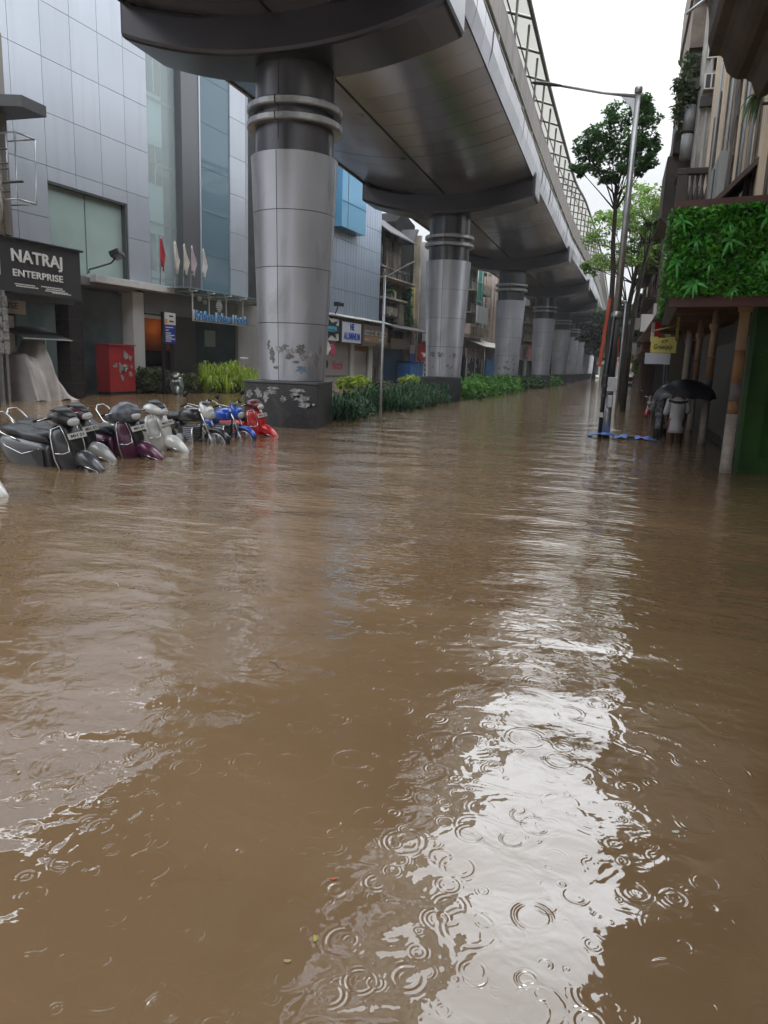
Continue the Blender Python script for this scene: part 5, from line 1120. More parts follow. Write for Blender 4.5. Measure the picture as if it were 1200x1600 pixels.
# blue tarpaulin caught at the poles
TB = mat('blue_tarpaulin', (.05, .15, .50), .5, col2=(.10, .22, .55), scale=6)
t = thing('floating_tarpaulin', 'crumpled blue tarpaulin floating round the pole feet', 'tarpaulin', (.05, 19.45, 0))
mb = MB(); nx, ny = 26, 8; vs = []
for i in range(nx):
    for j in range(ny):
        u = i / (nx - 1) * 1.75 - .62; v = j / (ny - 1) * .7 - .35; e = min(i, nx - 1 - i) / 4
        z = .05 + .07 * noise.noise(Vector((u * 4, v * 5, 1))) + .05 * noise.noise(Vector((u * 9, v * 9, 5))) + (.05 if u < 0 else -.01) - max(0, 1 - e) * .08
        vs.append((u + .05 * noise.noise(Vector((u * 3, v * 3, 9))), v * (1 - .5 * abs(u - .2)) + .06 * math.sin(u * 6), z))
mb.add(vs, [(i * ny + j, (i + 1) * ny + j, (i + 1) * ny + j + 1, i * ny + j + 1) for i in range(nx - 1) for j in range(ny - 1)], 0, False); mb.build('sheet', TB, t)
mb = MB(); mb.box(.32, .5, -.28, -.1, .0, .09); mb.build('black_knot', BLACK, t)
# ================================================================ trees
BARK = mat('wet_bark', (.035, .028, .024), .8, col2=(.06, .05, .042), scale=6, bump=.01, bscale=14)
T1L = leafmat('tree_leaf_dark', (.06, .15, .045), (.09, .21, .06), .5, .4)
T2L = leafmat('tree_leaf_light', (.16, .29, .07), (.26, .40, .09), .5, .4)
T3L = leafmat('tree_leaf_far', (.05, .085, .045), (.08, .12, .055), .5, .35)
def tree(name, label, loc, trunk, r0, clusters, leaf, lsize, nper, limb_r=.06, group=None, fork=None):
    """trunk: points in local metres; clusters: (x,y,z,rx,rz) foliage clumps joined to the trunk by limbs"""
    t = thing(name, label, 'tree', loc, 0, group); rd = random.Random(int(loc[1] * 7 + loc[0]))
    mb = MB(); n = len(trunk); mb.tube(trunk, [r0 * (1 - .55 * i / (n - 1)) for i in range(n)], 10); mb.build('trunk', BARK, t)
    mb = MB(); top = Vector(trunk[-1]); fk = [Vector(p) for p in (fork or trunk[-2:])]
    pts = []
    for c in clusters:
        x, y, z, rx, rz = c; e = Vector((x, y, z)); s = rd.choice(fk)
        m1 = s.lerp(e, .45) + Vector((rd.uniform(-.1, .1), rd.uniform(-.1, .1), rd.uniform(-.25, .0))) * rx
        mb.tube([s, m1, e], [limb_r, limb_r * .6, limb_r * .25], 5)
        for q in range(5):
            d = Vector((rd.gauss(0, 1), rd.gauss(0, 1), rd.gauss(.2, .6))).normalized() * rx * .8
            mb.tube([m1.lerp(e, .6), e + d * .5, e + d], [limb_r * .35, limb_r * .2, limb_r * .1], 4)
        for q in range(11):      # small sub-clumps leave gaps between them
            d = RNG.normal(size=3); d /= np.linalg.norm(d); cc = np.array([x, y, z]) + d * np.array([rx, rx, rz]) * rd.uniform(.4, 1.2)
            pts.append(blob_points(cc, (rx * .55, rx * .55, rz * .5), max(4, int(nper / 9)), .1))
    mb.build('limbs', BARK, t)
    leaf_cloud(np.concatenate(pts), lsize, 1.5, up=.8).build('crown', leaf, t)
    return t
def CL(lst, sy=.9):
    r = random.Random(4); return [(x, r.uniform(-sy, sy), z, rx, rz) for x, z, rx, rz in lst]
# tall slim tree with an umbrella crown (pixel-scale about 0.02 m at 24 m)
tree('umbrella_tree', 'tall slim tree with dark umbrella crown rising beside the street lamp', (-.30, 24.0, 0),
     [(.05, 0, -.36), (.0, 0, 1.5), (-.06, .05, 3.2), (-.10, 0, 4.6), (-.18, 0, 5.4), (-.20, 0, 6.4), (-.24, .0, 7.0)], .10,
     CL([(-1.25, 7.85, .38, .28), (-1.0, 8.15, .36, .3), (-.62, 8.45, .4, .3), (-.2, 8.75, .42, .28), (.2, 8.95, .36, .26), (.45, 8.6, .34, .3), (.62, 8.2, .26, .3), (.1, 8.4, .45, .3), (-.45, 7.95, .45, .3), (-.9, 7.5, .34, .26), (-.5, 7.3, .3, .22), (.2, 7.8, .42, .32), (.55, 7.45, .26, .22), (.05, 7.3, .3, .24), (-.05, 8.0, .4, .3), (.4, 9.15, .2, .15), (-1.35, 7.6, .2, .2), (.45, 7.5, .18, .15)], .8),
     T1L, .07, 520, .028, fork=[(-.22, 0, 6.7), (-.24, 0, 7.0), (-.2, 0, 6.3)])
tree('spreading_tree', 'light green spreading tree behind the slim umbrella tree', (.05, 42, 0),
     [(.2, 0, -.36), (.15, 0, 2.5), (.1, 0, 4.2), (.3, 0, 6.0), (.45, 0, 7.4)], .19,
     CL([(-1.6, 8.2, .7, .5), (-1.0, 8.9, .8, .5), (-.2, 9.2, .8, .5), (.6, 9.6, .8, .55), (1.4, 9.7, .8, .5), (2.1, 9.4, .6, .5), (-1.3, 7.5, .7, .45), (-.5, 7.9, .8, .5), (.4, 8.3, .8, .5), (1.3, 8.5, .8, .5), (-1.8, 7.0, .5, .35), (-.7, 7.0, .7, .4), (.3, 7.2, .7, .4), (1.2, 7.5, .7, .45), (-.1, 10.3, .8, .5), (.9, 10.4, .7, .4), (-1.2, 9.8, .6, .4), (2.0, 8.4, .5, .5), (.8, 6.9, .5, .3)], 2.0),
     T2L, .12, 360, .045, fork=[(.45, 0, 7.2), (.3, 0, 6.2), (.1, 0, 5)])
tree('roadside_tree', 'dark trunked tree whose bare trunk shows right of the lamp post', (.35, 33.5, 0),
     [(.0, 0, -.36), (.02, 0, 3), (.12, 0, 4.6), (.30, 0, 6.2), (.5, 0, 7.2)], .13,
     CL([(.2, 7.9, .7, .4), (1.0, 8.0, .6, .4), (-.6, 7.9, .6, .4), (.5, 8.6, .7, .4), (-.2, 7.3, .4, .3)], 1.2), T2L, .12, 130, .04, fork=[(.4, 0, 6.8), (.3, 0, 6.2)])
gp = 'dark trees closing the far end of the street'
far = [(-1.5, 95, 9.5, 3.2, 'dark bushy far tree just left of the orange banner'), (2.2, 88, 9.0, 3.0, 'dark drooping far tree right of the lamp post'), (-4.4, 150, 14, 5, 'tall dim tree at the street end behind the walkway roof'), (1.0, 165, 15, 6, 'broad dim tree at the very end of the street'), (5.5, 130, 12, 4.5, 'dim tree over the far right houses'), (-10, 230, 15, 7, 'hazy tree behind the white gateway building'), (-1, 240, 13, 6, 'hazy tree right of the white gateway building')]
for x, y, h, r, lab in far:
    rd = random.Random(int(y)); cl = [(rd.uniform(-r, r) * .75, rd.uniform(-r, r) * .6, h * rd.uniform(.45, .95), r * rd.uniform(.28, .42), r * rd.uniform(.2, .32)) for _ in range(16)]
    tree('far_tree', lab, (x, y, 0), [(0, 0, -.36), (.1, 0, h * .3), (0, 0, h * .55)], .25 + h * .01, cl, T3L, .16 + y * .0016, 420, .1, gp)
leafy('yellow_green_bush', 'yellow green bush glowing behind the thin pale pole', [((1.6, 70, 3.4), (1.0, 1, 1.0), 500), ((2.0, 70, 2.2), (.9, 1, .8), 300)], .24, LIME)
# ================================================================ half drowned two wheelers
def paint(n, c, dirt=.25): return mat(n, c, .28, .1, coat=.5, dirt=(.10, .075, .05), dirt_amt=dirt, dscale=(3, 3, 3))
def wheel(parent, x, r, w, spokes=False):
    mb = MB(); prof = []
    for k in range(13):
        a = 2 * PI * k / 12; prof.append((r - w * .5 + math.cos(a) * w * .5, math.sin(a) * w * .5))
    mb.lathe(prof, 28); mb.v = [(x + a, c, r + b) for a, b, c in mb.v]; t = mb.build('wheel', RUBBER, parent)
    mb = MB(); ri = r - w * .9; mb.lathe([(ri - .012, -w * .4), (ri + .01, -w * .4), (ri + .01, w * .4), (ri - .012, w * .4), (ri - .012, -w * .4)], 28)
    mb.v = [(x + a, c, r + b) for a, b, c in mb.v]
    if spokes:
        for k in range(20):
            a = PI * k / 10; s = .03 * (-1) ** k
            mb.tube([(x + math.cos(a) * .03, s, r + math.sin(a) * .03), (x + math.cos(a + .25) * ri, 0, r + math.sin(a + .25) * ri)], .0035, 4)
    else:
        for k in range(5):
            a = 2 * PI * k / 5; mb.tube([(x, 0, r), (x + math.cos(a) * ri, 0, r + math.sin(a) * ri)], .018, 5)
    mb.tube([(x, -.05, r), (x, .05, r)], .035, 10); mb.build('rim', STEEL, t); return t
def scooter(name, label, col, trim, cover=False, head=None, plate_side=True, group='flooded two wheelers parked in a row', fender=None, seatcol=None, visor=True):
    s = thing(name, label, 'scooter', (0, 0, 0), 0, group)
    wheel(s, .60, .215, .09); wheel(s, -.64, .215, .10)
    # front fender with a duck-bill tip
    mb = MB(); loftx(mb, [(.38, .05, .42, .08), (.43, .08, .47, .11), (.50, .098, .49, .12), (.60, .105, .475, .125), (.70, .095, .435, .115), (.79, .072, .38, .085), (.86, .045, .335, .05), (.90, .015, .31, .02)], 2.2, 20); mb.build('front_fender', fender or col, s)
    mb = MB(); mb.tube([(.60, -.105, .42), (.74, -.085, .385), (.85, -.04, .335), (.90, 0, .318), (.85, .04, .335), (.74, .085, .385), (.60, .105, .42)], .008, 6); mb.build('fender_trim', CHROME, s)
    # leg shield: wide shield with a raised centre
    mb = MB(); rings = []
    for z, xf, w, k_ in ((.26, .42, .15, .12), (.34, .445, .20, .15), (.45, .455, .235, .17), (.58, .45, .25, .17), (.70, .43, .25, .16), (.80, .40, .24, .15), (.87, .37, .225, .14), (.915, .34, .19, .12), (.94, .31, .12, .08)):
        yy = np.linspace(w, -w, 13); fx = [xf - k_ * (abs(y) / w) ** 1.8 for y in yy]
        rings.append([Vector((x, y, z)) for x, y in zip(fx, yy)] + [Vector((x - .02 - .09 * (1 - (abs(y) / w) ** 3), y, z)) for x, y in list(zip(fx, yy))[::-1]])
    mb.loft(rings); mb.build('leg_shield', col, s)
    mb = MB(); loftz(mb, [(.46, .42, .05, .05), (.54, .44, .06, .08), (.66, .44, .06, .105), (.78, .40, .055, .115), (.88, .35, .045, .11), (.95, .30, .03, .09), (.97, .29, .01, .05)], 3.0, 18); mb.build('front_panel', trim, s)
    # steering neck and head
    mb = MB(); mb.tube([(.28, 0, .90), (.22, 0, 1.02)], .05, 10); mb.build('steering_neck', BLACK, s)
    mb = MB(); loftx(mb, [(.06, .05, 1.03, .03), (.10, .12, 1.045, .055), (.18, .175, 1.05, .08), (.27, .18, 1.04, .10), (.36, .145, 1.015, .09), (.43, .10, .985, .065), (.465, .05, .97, .035)], 2.3, 20)
    h = mb.build('handlebar_cover', head or col, s)
    mb = MB(); loftx(mb, [(.34, .11, .995, .055), (.42, .105, .985, .06), (.468, .08, .975, .05), (.492, .035, .965, .025)], 2.3, 16); mb.build('headlight', mat('headlight_lens', (.45, .46, .46), .08, spec=.8), s)
    if visor:
        mb = MB(); loftx(mb, [(.14, .11, 1.13, .012), (.22, .12, 1.15, .02), (.34, .09, 1.11, .02), (.44, .05, 1.045, .012)], 2.2, 14); mb.build('visor', BLACK, s)
    if cover:
        mb = MB(); rings = []
        for x, w, z, hh in [(.04, .10, 1.0, .05), (.10, .24, 1.01, .12), (.2, .28, 1.03, .15), (.32, .22, 1.02, .15), (.42, .13, .99, .12), (.48, .06, .96, .06)]:
            rg = ring((x, 0, z), (0, w, 0), (0, 0, hh), 20, 2)
            rings.append([p + Vector((noise.noise(p * 7), noise.noise(p * 6 + Vector((3, 1, 2))), noise.noise(p * 8 + Vector((9, 9, 9))))) * .045 for p in rg])
        mb.loft(rings); mb.build('rain_cover', mat('plastic_cover', (.05, .055, .065), .2, col2=(.14, .15, .17), scale=9, bump=.01, bscale=25), s)
    for sd_ in (1, -1):
        mb = MB(); mb.tube([(.20, sd_ * .13, 1.03), (.16, sd_ * .24, 1.035), (.11, sd_ * .36, 1.02)], [.02, .018, .020], 8); mb.build('grip', RUBBER, s)
        mb = MB(); mb.tube([(.22, sd_ * .17, 1.045), (.22, sd_ * .26, 1.05), (.19, sd_ * .36, 1.03)], .007, 5); mb.build('brake_lever', CHROME, s)
        # tubular guards: outer rim of the shield and inner triangle
        mb = MB(); mb.tube([(.30, sd_ * .17, .28), (.305, sd_ * .225, .40), (.295, sd_ * .262, .52), (.285, sd_ * .268, .66), (.265, sd_ * .255, .80), (.25, sd_ * .215, .90), (.32, sd_ * .13, .94), (.375, sd_ * .125, .83), (.425, sd_ * .12, .70), (.44, sd_ * .13, .60), (.39, sd_ * .19, .575), (.31, sd_ * .258, .585)], .0075, 6); mb.build('crash_guard', CHROME, s)
    mb = MB(); mb.box(-.02, .30, -.17, .17, .27, .31); mb.build('floorboard', BLACK, s, bevel=.02)
    # rear body
    mb = MB(); loftx(mb, [(.03, .10, .44, .17), (-.02, .145, .45, .235), (-.2, .17, .46, .25), (-.45, .19, .48, .26), (-.7, .18, .50, .24), (-.9, .135, .55, .18), (-1.0, .07, .62, .10)], 2.8, 22); mb.build('body_panel', col, s)
    mb = MB(); loftx(mb, [(.02, .05, .66, .04), (.0, .10, .69, .06), (-.08, .135, .73, .075), (-.25, .15, .75, .07), (-.42, .145, .755, .065), (-.52, .15, .80, .07), (-.75, .14, .815, .065), (-.90, .10, .82, .05), (-.95, .05, .82, .03)], 2.6, 20); mb.build('seat', seatcol or VINYL, s)
    for sd_ in (1, -1):
        mb = MB(); mb.tube([(-.08, sd_ * .172, .60), (-.4, sd_ * .205, .52), (-.75, sd_ * .175, .60), (-.97, sd_ * .08, .68)], .005, 6); mb.build('side_trim', CHROME, s)
        mb = MB(); mb.prism([(-.02, .36), (-.02, .60), (-.30, .58), (-.10, .36)], sd_ * .172, sd_ * .185, 'y'); mb.build('side_cover', BLACK, s)
    mb = MB(); mb.tube([(-.50, .17, .70), (-.80, .165, .78), (-.98, .13, .96), (-1.02, .07, 1.02), (-1.02, -.07, 1.02), (-.98, -.13, .96), (-.80, -.165, .78), (-.50, -.17, .70)], .014, 8); mb.build('grab_rail', CHROME, s)
    mb = MB(); loftx(mb, [(-.96, .09, .66, .03), (-1.03, .07, .66, .03), (-1.05, .04, .66, .02)], 2.5, 14); mb.build('tail_light', REDP, s)
    pl = MB(); M2 = Matrix.Translation((.468, 0, .80)) @ Matrix.Rotation(R_(-20), 4, 'Y'); pl.box(0, .012, -.15, .15, -.04, .04, 0, M2); p = pl.build('number_plate', mat('plate_white', (.5, .5, .48), .6), s)
    q = text('MH 01', 'plate_lettering', INK, p, .22, .045, 0, -.0125, -.0225, .002, .02); q.matrix_local = M2 @ Matrix.Rotation(R_(90), 4, 'Z')
    return s
DEP = -.36; K = 1.06
def place(o, x, y, hd, lean=0, pitch=0, z=DEP, k=K):
    o.location = (x, y, z); o.rotation_euler = (R_(lean), R_(pitch), R_(hd)); o.scale = (k, k, k)
GREY = paint('scooter_grey', (.045, .047, .053), .2); PURP = paint('scooter_purple', (.085, .012, .05)); WHT = paint('scooter_white', (.62, .62, .60), .3); RED = paint('scooter_red', (.55, .015, .02), .15); MAR2 = paint('scooter_maroon', (.07, .015, .025)); BLK = paint('bike_black', (.012, .012, .014)); BLU = paint('bike_blue', (.01, .07, .45), .15)
a = scooter('scooter', 'dark grey scooter with chrome guards, largest of the drowned row', GREY, BLACK, head=BLACK); place(a, -7.72, 8.85, -8, 6)
a = scooter('scooter', 'maroon scooter half hidden behind the dark grey scooter', MAR2, BLACK, fender=paint('fender_offwhite', (.34, .34, .33), .5)); place(a, -8.25, 9.75, -4, 6)
a = scooter('scooter', 'dark purple scooter with plastic covered handlebar and ribbed seat', PURP, BLACK, cover=True); place(a, -7.75, 10.3, -6, 6)
a = scooter('scooter', 'white scooter with chrome guards next to the purple scooter', WHT, WHT, head=WHT); place(a, -7.95, 11.45, -10, 7)
a = scooter('scooter', 'bright red scooter standing against the black plinth', RED, RED, head=paint('dark_red_cover', (.10, .008, .012)), visor=False); place(a, -7.78, 14.9, -14, 6, k=1.0)
a = scooter('scooter', 'white scooter of which only the fender tip shows at the left edge', WHT, WHT); place(a, -7.42, 6.72, -6, 4)
def motorcycle(label, tank, cowl, fend, group='flooded two wheelers parked in a row', name='motorcycle'):
    s = thing(name, label, 'motorcycle', (0, 0, 0), 0, group)
    wheel(s, .70, .30, .085, True); wheel(s, -.60, .30, .10, True)
    mb = MB(); rings = []
    for k in range(11):
        a = R_(20 + 14 * k); r = .335; c = Vector((.70 + r * math.cos(a), 0, .30 + r * math.sin(a))); rad = Vector((math.cos(a), 0, math.sin(a)))
        rings.append([c + Vector((0, y, 0)) - rad * (abs(y) / .065) ** 2 * .03 for y in np.linspace(-.065, .065, 7)] + [c + Vector((0, y, 0)) - rad * (.012 + (abs(y) / .065) ** 2 * .03) for y in np.linspace(.065, -.065, 7)])
    mb.loft(rings); mb.build('front_fender', fend, s)
    mb = MB()
    for sd_ in (1, -1): mb.tube([(.70, sd_ * .085, .28), (.60, sd_ * .085, .52)], .030, 10, 0); mb.tube([(.60, sd_ * .085, .52), (.40, sd_ * .085, .99)], .020, 10, 1)
    mb.box(.40, .50, -.11, .11, .90, .93, 2); mb.build('fork', [STEEL, CHROME, BLACK], s)
    mb = MB(); mb.tube([(.27, -.38, 1.05), (.31, -.25, 1.08), (.38, -.10, 1.02), (.38, .10, 1.02), (.31, .25, 1.08), (.27, .38, 1.05)], .012, 8); mb.build('handlebar', CHROME, s)
    for sd_ in (1, -1):
        mb = MB(); mb.tube([(.26, sd_ * .40, 1.045), (.30, sd_ * .28, 1.075)], .019, 8); mb.build('grip', RUBBER, s)
        mb = MB(); mb.tube([(.33, sd_ * .24, 1.08), (.36, sd_ * .34, 1.22)], .006, 5); mb.tube([(.35, sd_ * .36, 1.26), (.365, sd_ * .36, 1.26)], [.055, .05], 14); mb.build('mirror', BLACK, s)
    mb = MB(); loftx(mb, [(.40, .08, .99, .10), (.45, .115, .95, .13), (.54, .125, .91, .13), (.60, .10, .88, .11), (.64, .06, .865, .07)], 2.6, 18); mb.build('headlamp_cowl', cowl, s)
    mb = MB(); loftx(mb, [(.585, .085, .86, .075), (.64, .08, .85, .07), (.665, .04, .845, .035)], 2.3, 16); mb.build('headlight', mat('bike_lens', (.4, .42, .42), .08, spec=.8), s)
    mb = MB(); loftx(mb, [(.42, .06, 1.04, .02), (.47, .08, 1.07, .03), (.54, .07, 1.03, .02), (.6, .04, .97, .01)], 2.3, 12); mb.build('visor', BLACK, s)
    mb = MB(); loftx(mb, [(.36, .05, .80, .05), (.31, .11, .82, .10), (.18, .155, .84, .13), (.02, .16, .83, .13), (-.10, .12, .80, .10), (-.18, .07, .77, .06)], 2.6, 22); mb.build('fuel_tank', tank, s)
    mb = MB(); loftx(mb, [(-.08, .06, .79, .04), (-.16, .11, .795, .05), (-.4, .13, .80, .055), (-.7, .12, .84, .055), (-.92, .06, .86, .035)], 2.6, 18); mb.build('seat', VINYL, s)
    mb = MB(); loftx(mb, [(-.12, .10, .62, .10), (-.3, .12, .64, .10), (-.6, .11, .72, .08), (-.9, .07, .79, .05), (-1.0, .03, .80, .02)], 2.6, 18); mb.build('side_panel', tank, s)
    mb = MB(); mb.box(-.14, .22, -.13, .13, .28, .62)
    for z in np.arange(.36, .62, .035): mb.box(.0, .26, -.15, .15, z, z + .012, 1)
    mb.tube([(-.05, -.2, .4), (-.05, .2, .4)], .1, 14, 1); mb.build('engine', [BLACK, STEEL], s, bevel=.01)
    mb = MB(); mb.tube([(.40, 0, .95), (.30, 0, .45), (.1, 0, .25), (-.3, 0, .27), (-.5, 0, .6), (-.9, 0, .78)], .022, 8); mb.build('frame', BLACK, s)
    mb = MB(); mb.tube([(.26, 0, .66), (.30, .20, .62), (.32, .26, .48), (.30, .2, .3), (.24, 0, .28), (.30, -.2, .3), (.32, -.26, .48), (.30, -.20, .62), (.26, 0, .66)], .013, 8); mb.build('crash_guard', CHROME, s)
    mb = MB(); mb.tube([(-.55, .14, .80), (-.85, .13, .88), (-1.0, .06, .94), (-1.0, -.06, .94), (-.85, -.13, .88), (-.55, -.14, .80)], .013, 8); mb.build('grab_rail', CHROME, s)
    mb = MB(); mb.tube([(.2, -.12, .3), (-.2, -.16, .26), (-.75, -.17, .34)], [.022, .03, .045], 10); mb.build('exhaust', CHROME, s)
    return s
a = motorcycle('black motorcycle with white front cowl and round mirrors', BLK, WHT, BLK); place(a, -8.05, 12.95, -12, 6)
a = motorcycle('bright blue motorcycle between the black motorcycle and the red scooter', BLU, BLU, BLU); place(a, -7.95, 14.05, -16, 6, k=1.0)
a = motorcycle('dark motorcycle standing deep by the far right shops', RED, BLK, RED, group=None); place(a, 1.55, 30.5, 250, 5)
a = scooter('scooter', 'grey green scooter by the hotel garden behind the black sign post', paint('scooter_greygreen', (.12, .16, .14)), BLACK, group=None); place(a, -18.7, 29.2, -60, 6, z=-.25)
# ---------------------------------------------------------------- cars far away
def car(label, x, y, hd, body, k=1.0):
    t = thing('parked_car', label, 'car', (x, y, -.36), R_(hd)); t.scale = (k, k, k)
    mb = MB(); loftx(mb, [(2.0, .55, .52, .14), (1.9, .75, .56, .22), (1.2, .82, .62, .28), (0, .84, .64, .32), (-1.3, .82, .66, .32), (-1.9, .76, .66, .26), (-2.02, .6, .64, .16)], 4, 24); mb.build('body', body, t)
    mb = MB(); loftx(mb, [(1.05, .70, .90, .03), (.5, .68, 1.1, .22), (.1, .66, 1.2, .27), (-.9, .66, 1.2, .27), (-1.4, .68, 1.08, .2), (-1.75, .7, .92, .05)], 4, 24); mb.build('cabin', GLASSD, t)
    mb = MB(); loftx(mb, [(.25, .58, 1.455, .02), (-.2, .60, 1.475, .03), (-.9, .58, 1.46, .02)], 4, 20); mb.build('roof', body, t)
    for x_ in (1.25, -1.25):
        for y_ in (.8, -.8):
            mb = MB(); mb.lathe([(.02, -.09), (.31, -.09), (.33, 0), (.31, .09), (.02, .09)], 20); mb.v = [(x_ + a, y_ + c, .33 + b) for a, b, c in mb.v]; mb.build('wheel', RUBBER, t)
    for y_ in (.55, -.55):
        mb = MB(); mb.box(1.92, 2.0, y_ - .15, y_ + .15, .6, .72); mb.build('headlight', OFFW, t, bevel=.02)
    return t
WC = mat('car_white', (.7, .7, .7), .25, coat=.5)
car('small white car half seen between the third and fourth piers', -15.4, 118, -80, WC)
car('second white car between the third and fourth piers', -14.6, 134, -80, WC)
car('pale sedan crossing at the far end of the street', -7.0, 205, 170, WC, 1.15)
car('dark car at the right kerb beyond the tree trunks', 1.3, 98, -90, mat('car_dark', (.03, .04, .045), .3))
t = thing('red_cart', 'small red street cart by the far right kerb', 'cart', (2.5, 96, 0))
mb = MB(); mb.box(-.7, .7, -.8, .8, .3, 1.3); mb.build('body', REDP, t, bevel=.03)
mb = MB(); mb.box(-.75, .75, -.85, .85, 1.9, 2.3); mb.build('canopy', OFFW, t, bevel=.03)
mb = MB()
for x_ in (-.65, .65):
    for y_ in (-.75, .75): mb.tube([(x_, y_, -.36), (x_, y_, 1.9)], .03, 6)
mb.build('frame', STEEL, t)
t = thing('gateway_building', 'white columned gateway building closing the street end', 'building', (-9.2, 262, 0))
mb = MB()
for x_ in (-3.4, -1.2, 1.0, 3.2): mb.box(x_ - .3, x_ + .3, -.3, .3, -.36, 4.2)
mb.build('columns', OFFW, t)
mb = MB(); mb.prism([(-4.5, 4.2), (4.5, 4.2), (4.5, 5.2), (0, 7.0), (-4.5, 5.2)], -1, 6, 'y'); mb.box(-4.6, 4.6, 4, 4.4, -.36, 4.19, 1); mb.box(-8, 8, 6.1, 7, -.36, 9, 2); mb.build('front', [mat('stone_grey', (.3, .29, .27), .8), INTD, mat('far_brown', (.15, .13, .12), .8)], t)
t = thing('cross_building', 'plain dull building far behind the gateway', 'building', (4, 300, 0))
mb = MB(); wall_open(mb, -22, 30, -.36, 11, .4, [(x_, x_ + 1.4, z, z + 1.6) for x_ in range(-20, 28, 4) for z in (1.5, 5, 8.3)]); mb.box(-22, 30, 1, 6, -.36, 11); mb.build('wall', OLD, t)
# ================================================================ people
SKIN = mat('skin_brown', (.16, .075, .045), .6); SHIRT = mat('shirt_white', (.50, .50, .54), .85, col2=(.42, .42, .46), scale=5, bump=.01, bscale=8)
def skinmesh(name, joints, edges, m, parent, root=0, sub=2):
    me = bpy.data.meshes.new(name); me.from_pydata([j[0] for j in joints], edges, []); o = bpy.data.objects.new(name, me); COL.objects.link(o)
    sk = o.modifiers.new('skin', 'SKIN'); sk.use_smooth_shade = True; o.modifiers.new('sub', 'SUBSURF').levels = sub
    for i, j in enumerate(joints):
        v = me.skin_vertices[0].data[i]; r = j[1]; v.radius = r if isinstance(r, tuple) else (r, r); v.use_root = (i == root)
    dg = bpy.context.evaluated_depsgraph_get(); me2 = bpy.data.meshes.new_from_object(o.evaluated_get(dg)); me2.name = name; me2.materials.clear(); me2.materials.append(m)
    bpy.data.objects.remove(o); q = bpy.data.objects.new(name, me2); COL.objects.link(q); q.parent = parent
    for p in me2.polygons: p.use_smooth = True
    return q
def person(label, loc, rz, shirt, trouser, hand, stride=.12, hat=None):
    """back to the viewer = facing +y; right hand lifted to hold an umbrella at 'hand'"""
    t = thing('person', label, 'person', loc, rz); h = Vector(hand)
    J = [((0, 0, .93), (.125, .10)), ((0, .0, 1.12), (.12, .09)), ((0, .01, 1.30), (.15, .10)), ((0, .0, 1.42), (.09, .07)), ((0, .02, 1.48), .052), ((0, .04, 1.55), (.068, .075)), ((0, .045, 1.63), (.072, .09)), ((0, .03, 1.69), (.055, .07)),
         ((.19, .0, 1.38), .052), ((.24, .04, 1.12), .040), (tuple(h + Vector((.03, -.03, -.10))), .027), (tuple(h + Vector((.005, -.005, -.02))), .026),
         ((-.19, .0, 1.38), .052), ((-.25, -.02, 1.10), .040), ((-.22, .08, .86), .028), ((-.21, .10, .79), .026),
         ((.09, .0, .88), .085), ((.10, stride, .48), .055), ((.10, stride * .6, .09), .034), ((.10, stride * .6 + .15, .035), .03),
         ((-.09, .0, .88), .085), ((-.10, -stride * .3, .48), .055), ((-.10, -stride, .10), .034), ((-.10, -stride + .15, .035), .03)]
    E = [(0, 1), (1, 2), (2, 3), (3, 4), (4, 5), (5, 6), (6, 7), (3, 8), (8, 9), (9, 10), (10, 11), (3, 12), (12, 13), (13, 14), (14, 15), (0, 16), (16, 17), (17, 18), (18, 19), (0, 20), (20, 21), (21, 22), (22, 23)]
    for (w, sgn, curl) in ((11, 1, 1), (15, -1, .4)):
        b = Vector(J[w][0]); base = len(J)
        for f in range(4):
            o = Vector(((f - 1.5) * .004, .012, -.02 + f * .014)) if w == 11 else Vector(((f - 1.5) * .016, .0, -.02))
            if w == 11: pts = [b + o + Vector((-.012 * 1, .02, .01)), b + o + Vector((-.035, .018, .012)), b + o + Vector((-.04, -.008, .012))]
            else: pts = [b + o + Vector((0, .005, -.03)), b + o + Vector((0, .018, -.055)), b + o + Vector((0, .028, -.075))]
            L = [.0, .004, .002, -.006][f]
            k = len(J); J += [(tuple(pts[0]), .010), (tuple(pts[1]), .009), (tuple(pts[2] + Vector((0, 0, -L))), .008)]; E += [(w, k), (k, k + 1), (k + 1, k + 2)]
        k = len(J); J += [(tuple(b + Vector((sgn * -.02, -.012, .015))), .011), (tuple(b + Vector((sgn * -.035, .0, .035 if w == 11 else -.03))), .009)]; E += [(w, k), (k, k + 1)]
    skinmesh('body', J, E, SKIN, t)
    # hair, ears and face
    mb = MB(); mb.loft([ring((0, .035 - .012 * (z - 1.6), z), (r, 0, 0), (0, r * 1.18, 0), 16) for z, r in ((1.56, .070), (1.60, .083), (1.65, .087), (1.70, .078), (1.735, .05), (1.75, .015))])
    mb.v = [(x, y - .012, z) for x, y, z in mb.v]; mb.build('hair', mat('hair_black', (.012, .01, .01), .6), t)
    mb = MB()
    for s_ in (1, -1): mb.lathe([(.002, -.008), (.022, -.004), (.022, .004), (.002, .008)], 10); n = len(mb.v); 
    mb.v = [((.078 if i < 40 else -.078) + z, .045 + x * .6, 1.61 + y * 1.3) for i, (x, y, z) in enumerate(mb.v)]; mb.build('ears', SKIN, t)
    mb = MB(); mb.loft([ring((0, .125, 1.62), (.008, 0, 0), (0, .006, 0), 8), ring((0, .14, 1.595), (.014, 0, 0), (0, .012, 0), 8), ring((0, .13, 1.585), (.008, 0, 0), (0, .006, 0), 8)]); mb.build('nose', SKIN, t)
    for s_ in (1, -1):
        mb = MB(); mb.loft([ring((s_ * .03, .118, 1.625 + dz), (w, 0, 0), (0, .008, 0), 10) for dz, w in ((-.008, .003), (0, .014), (.008, .003))]); mb.build('eye', OFFW, t)
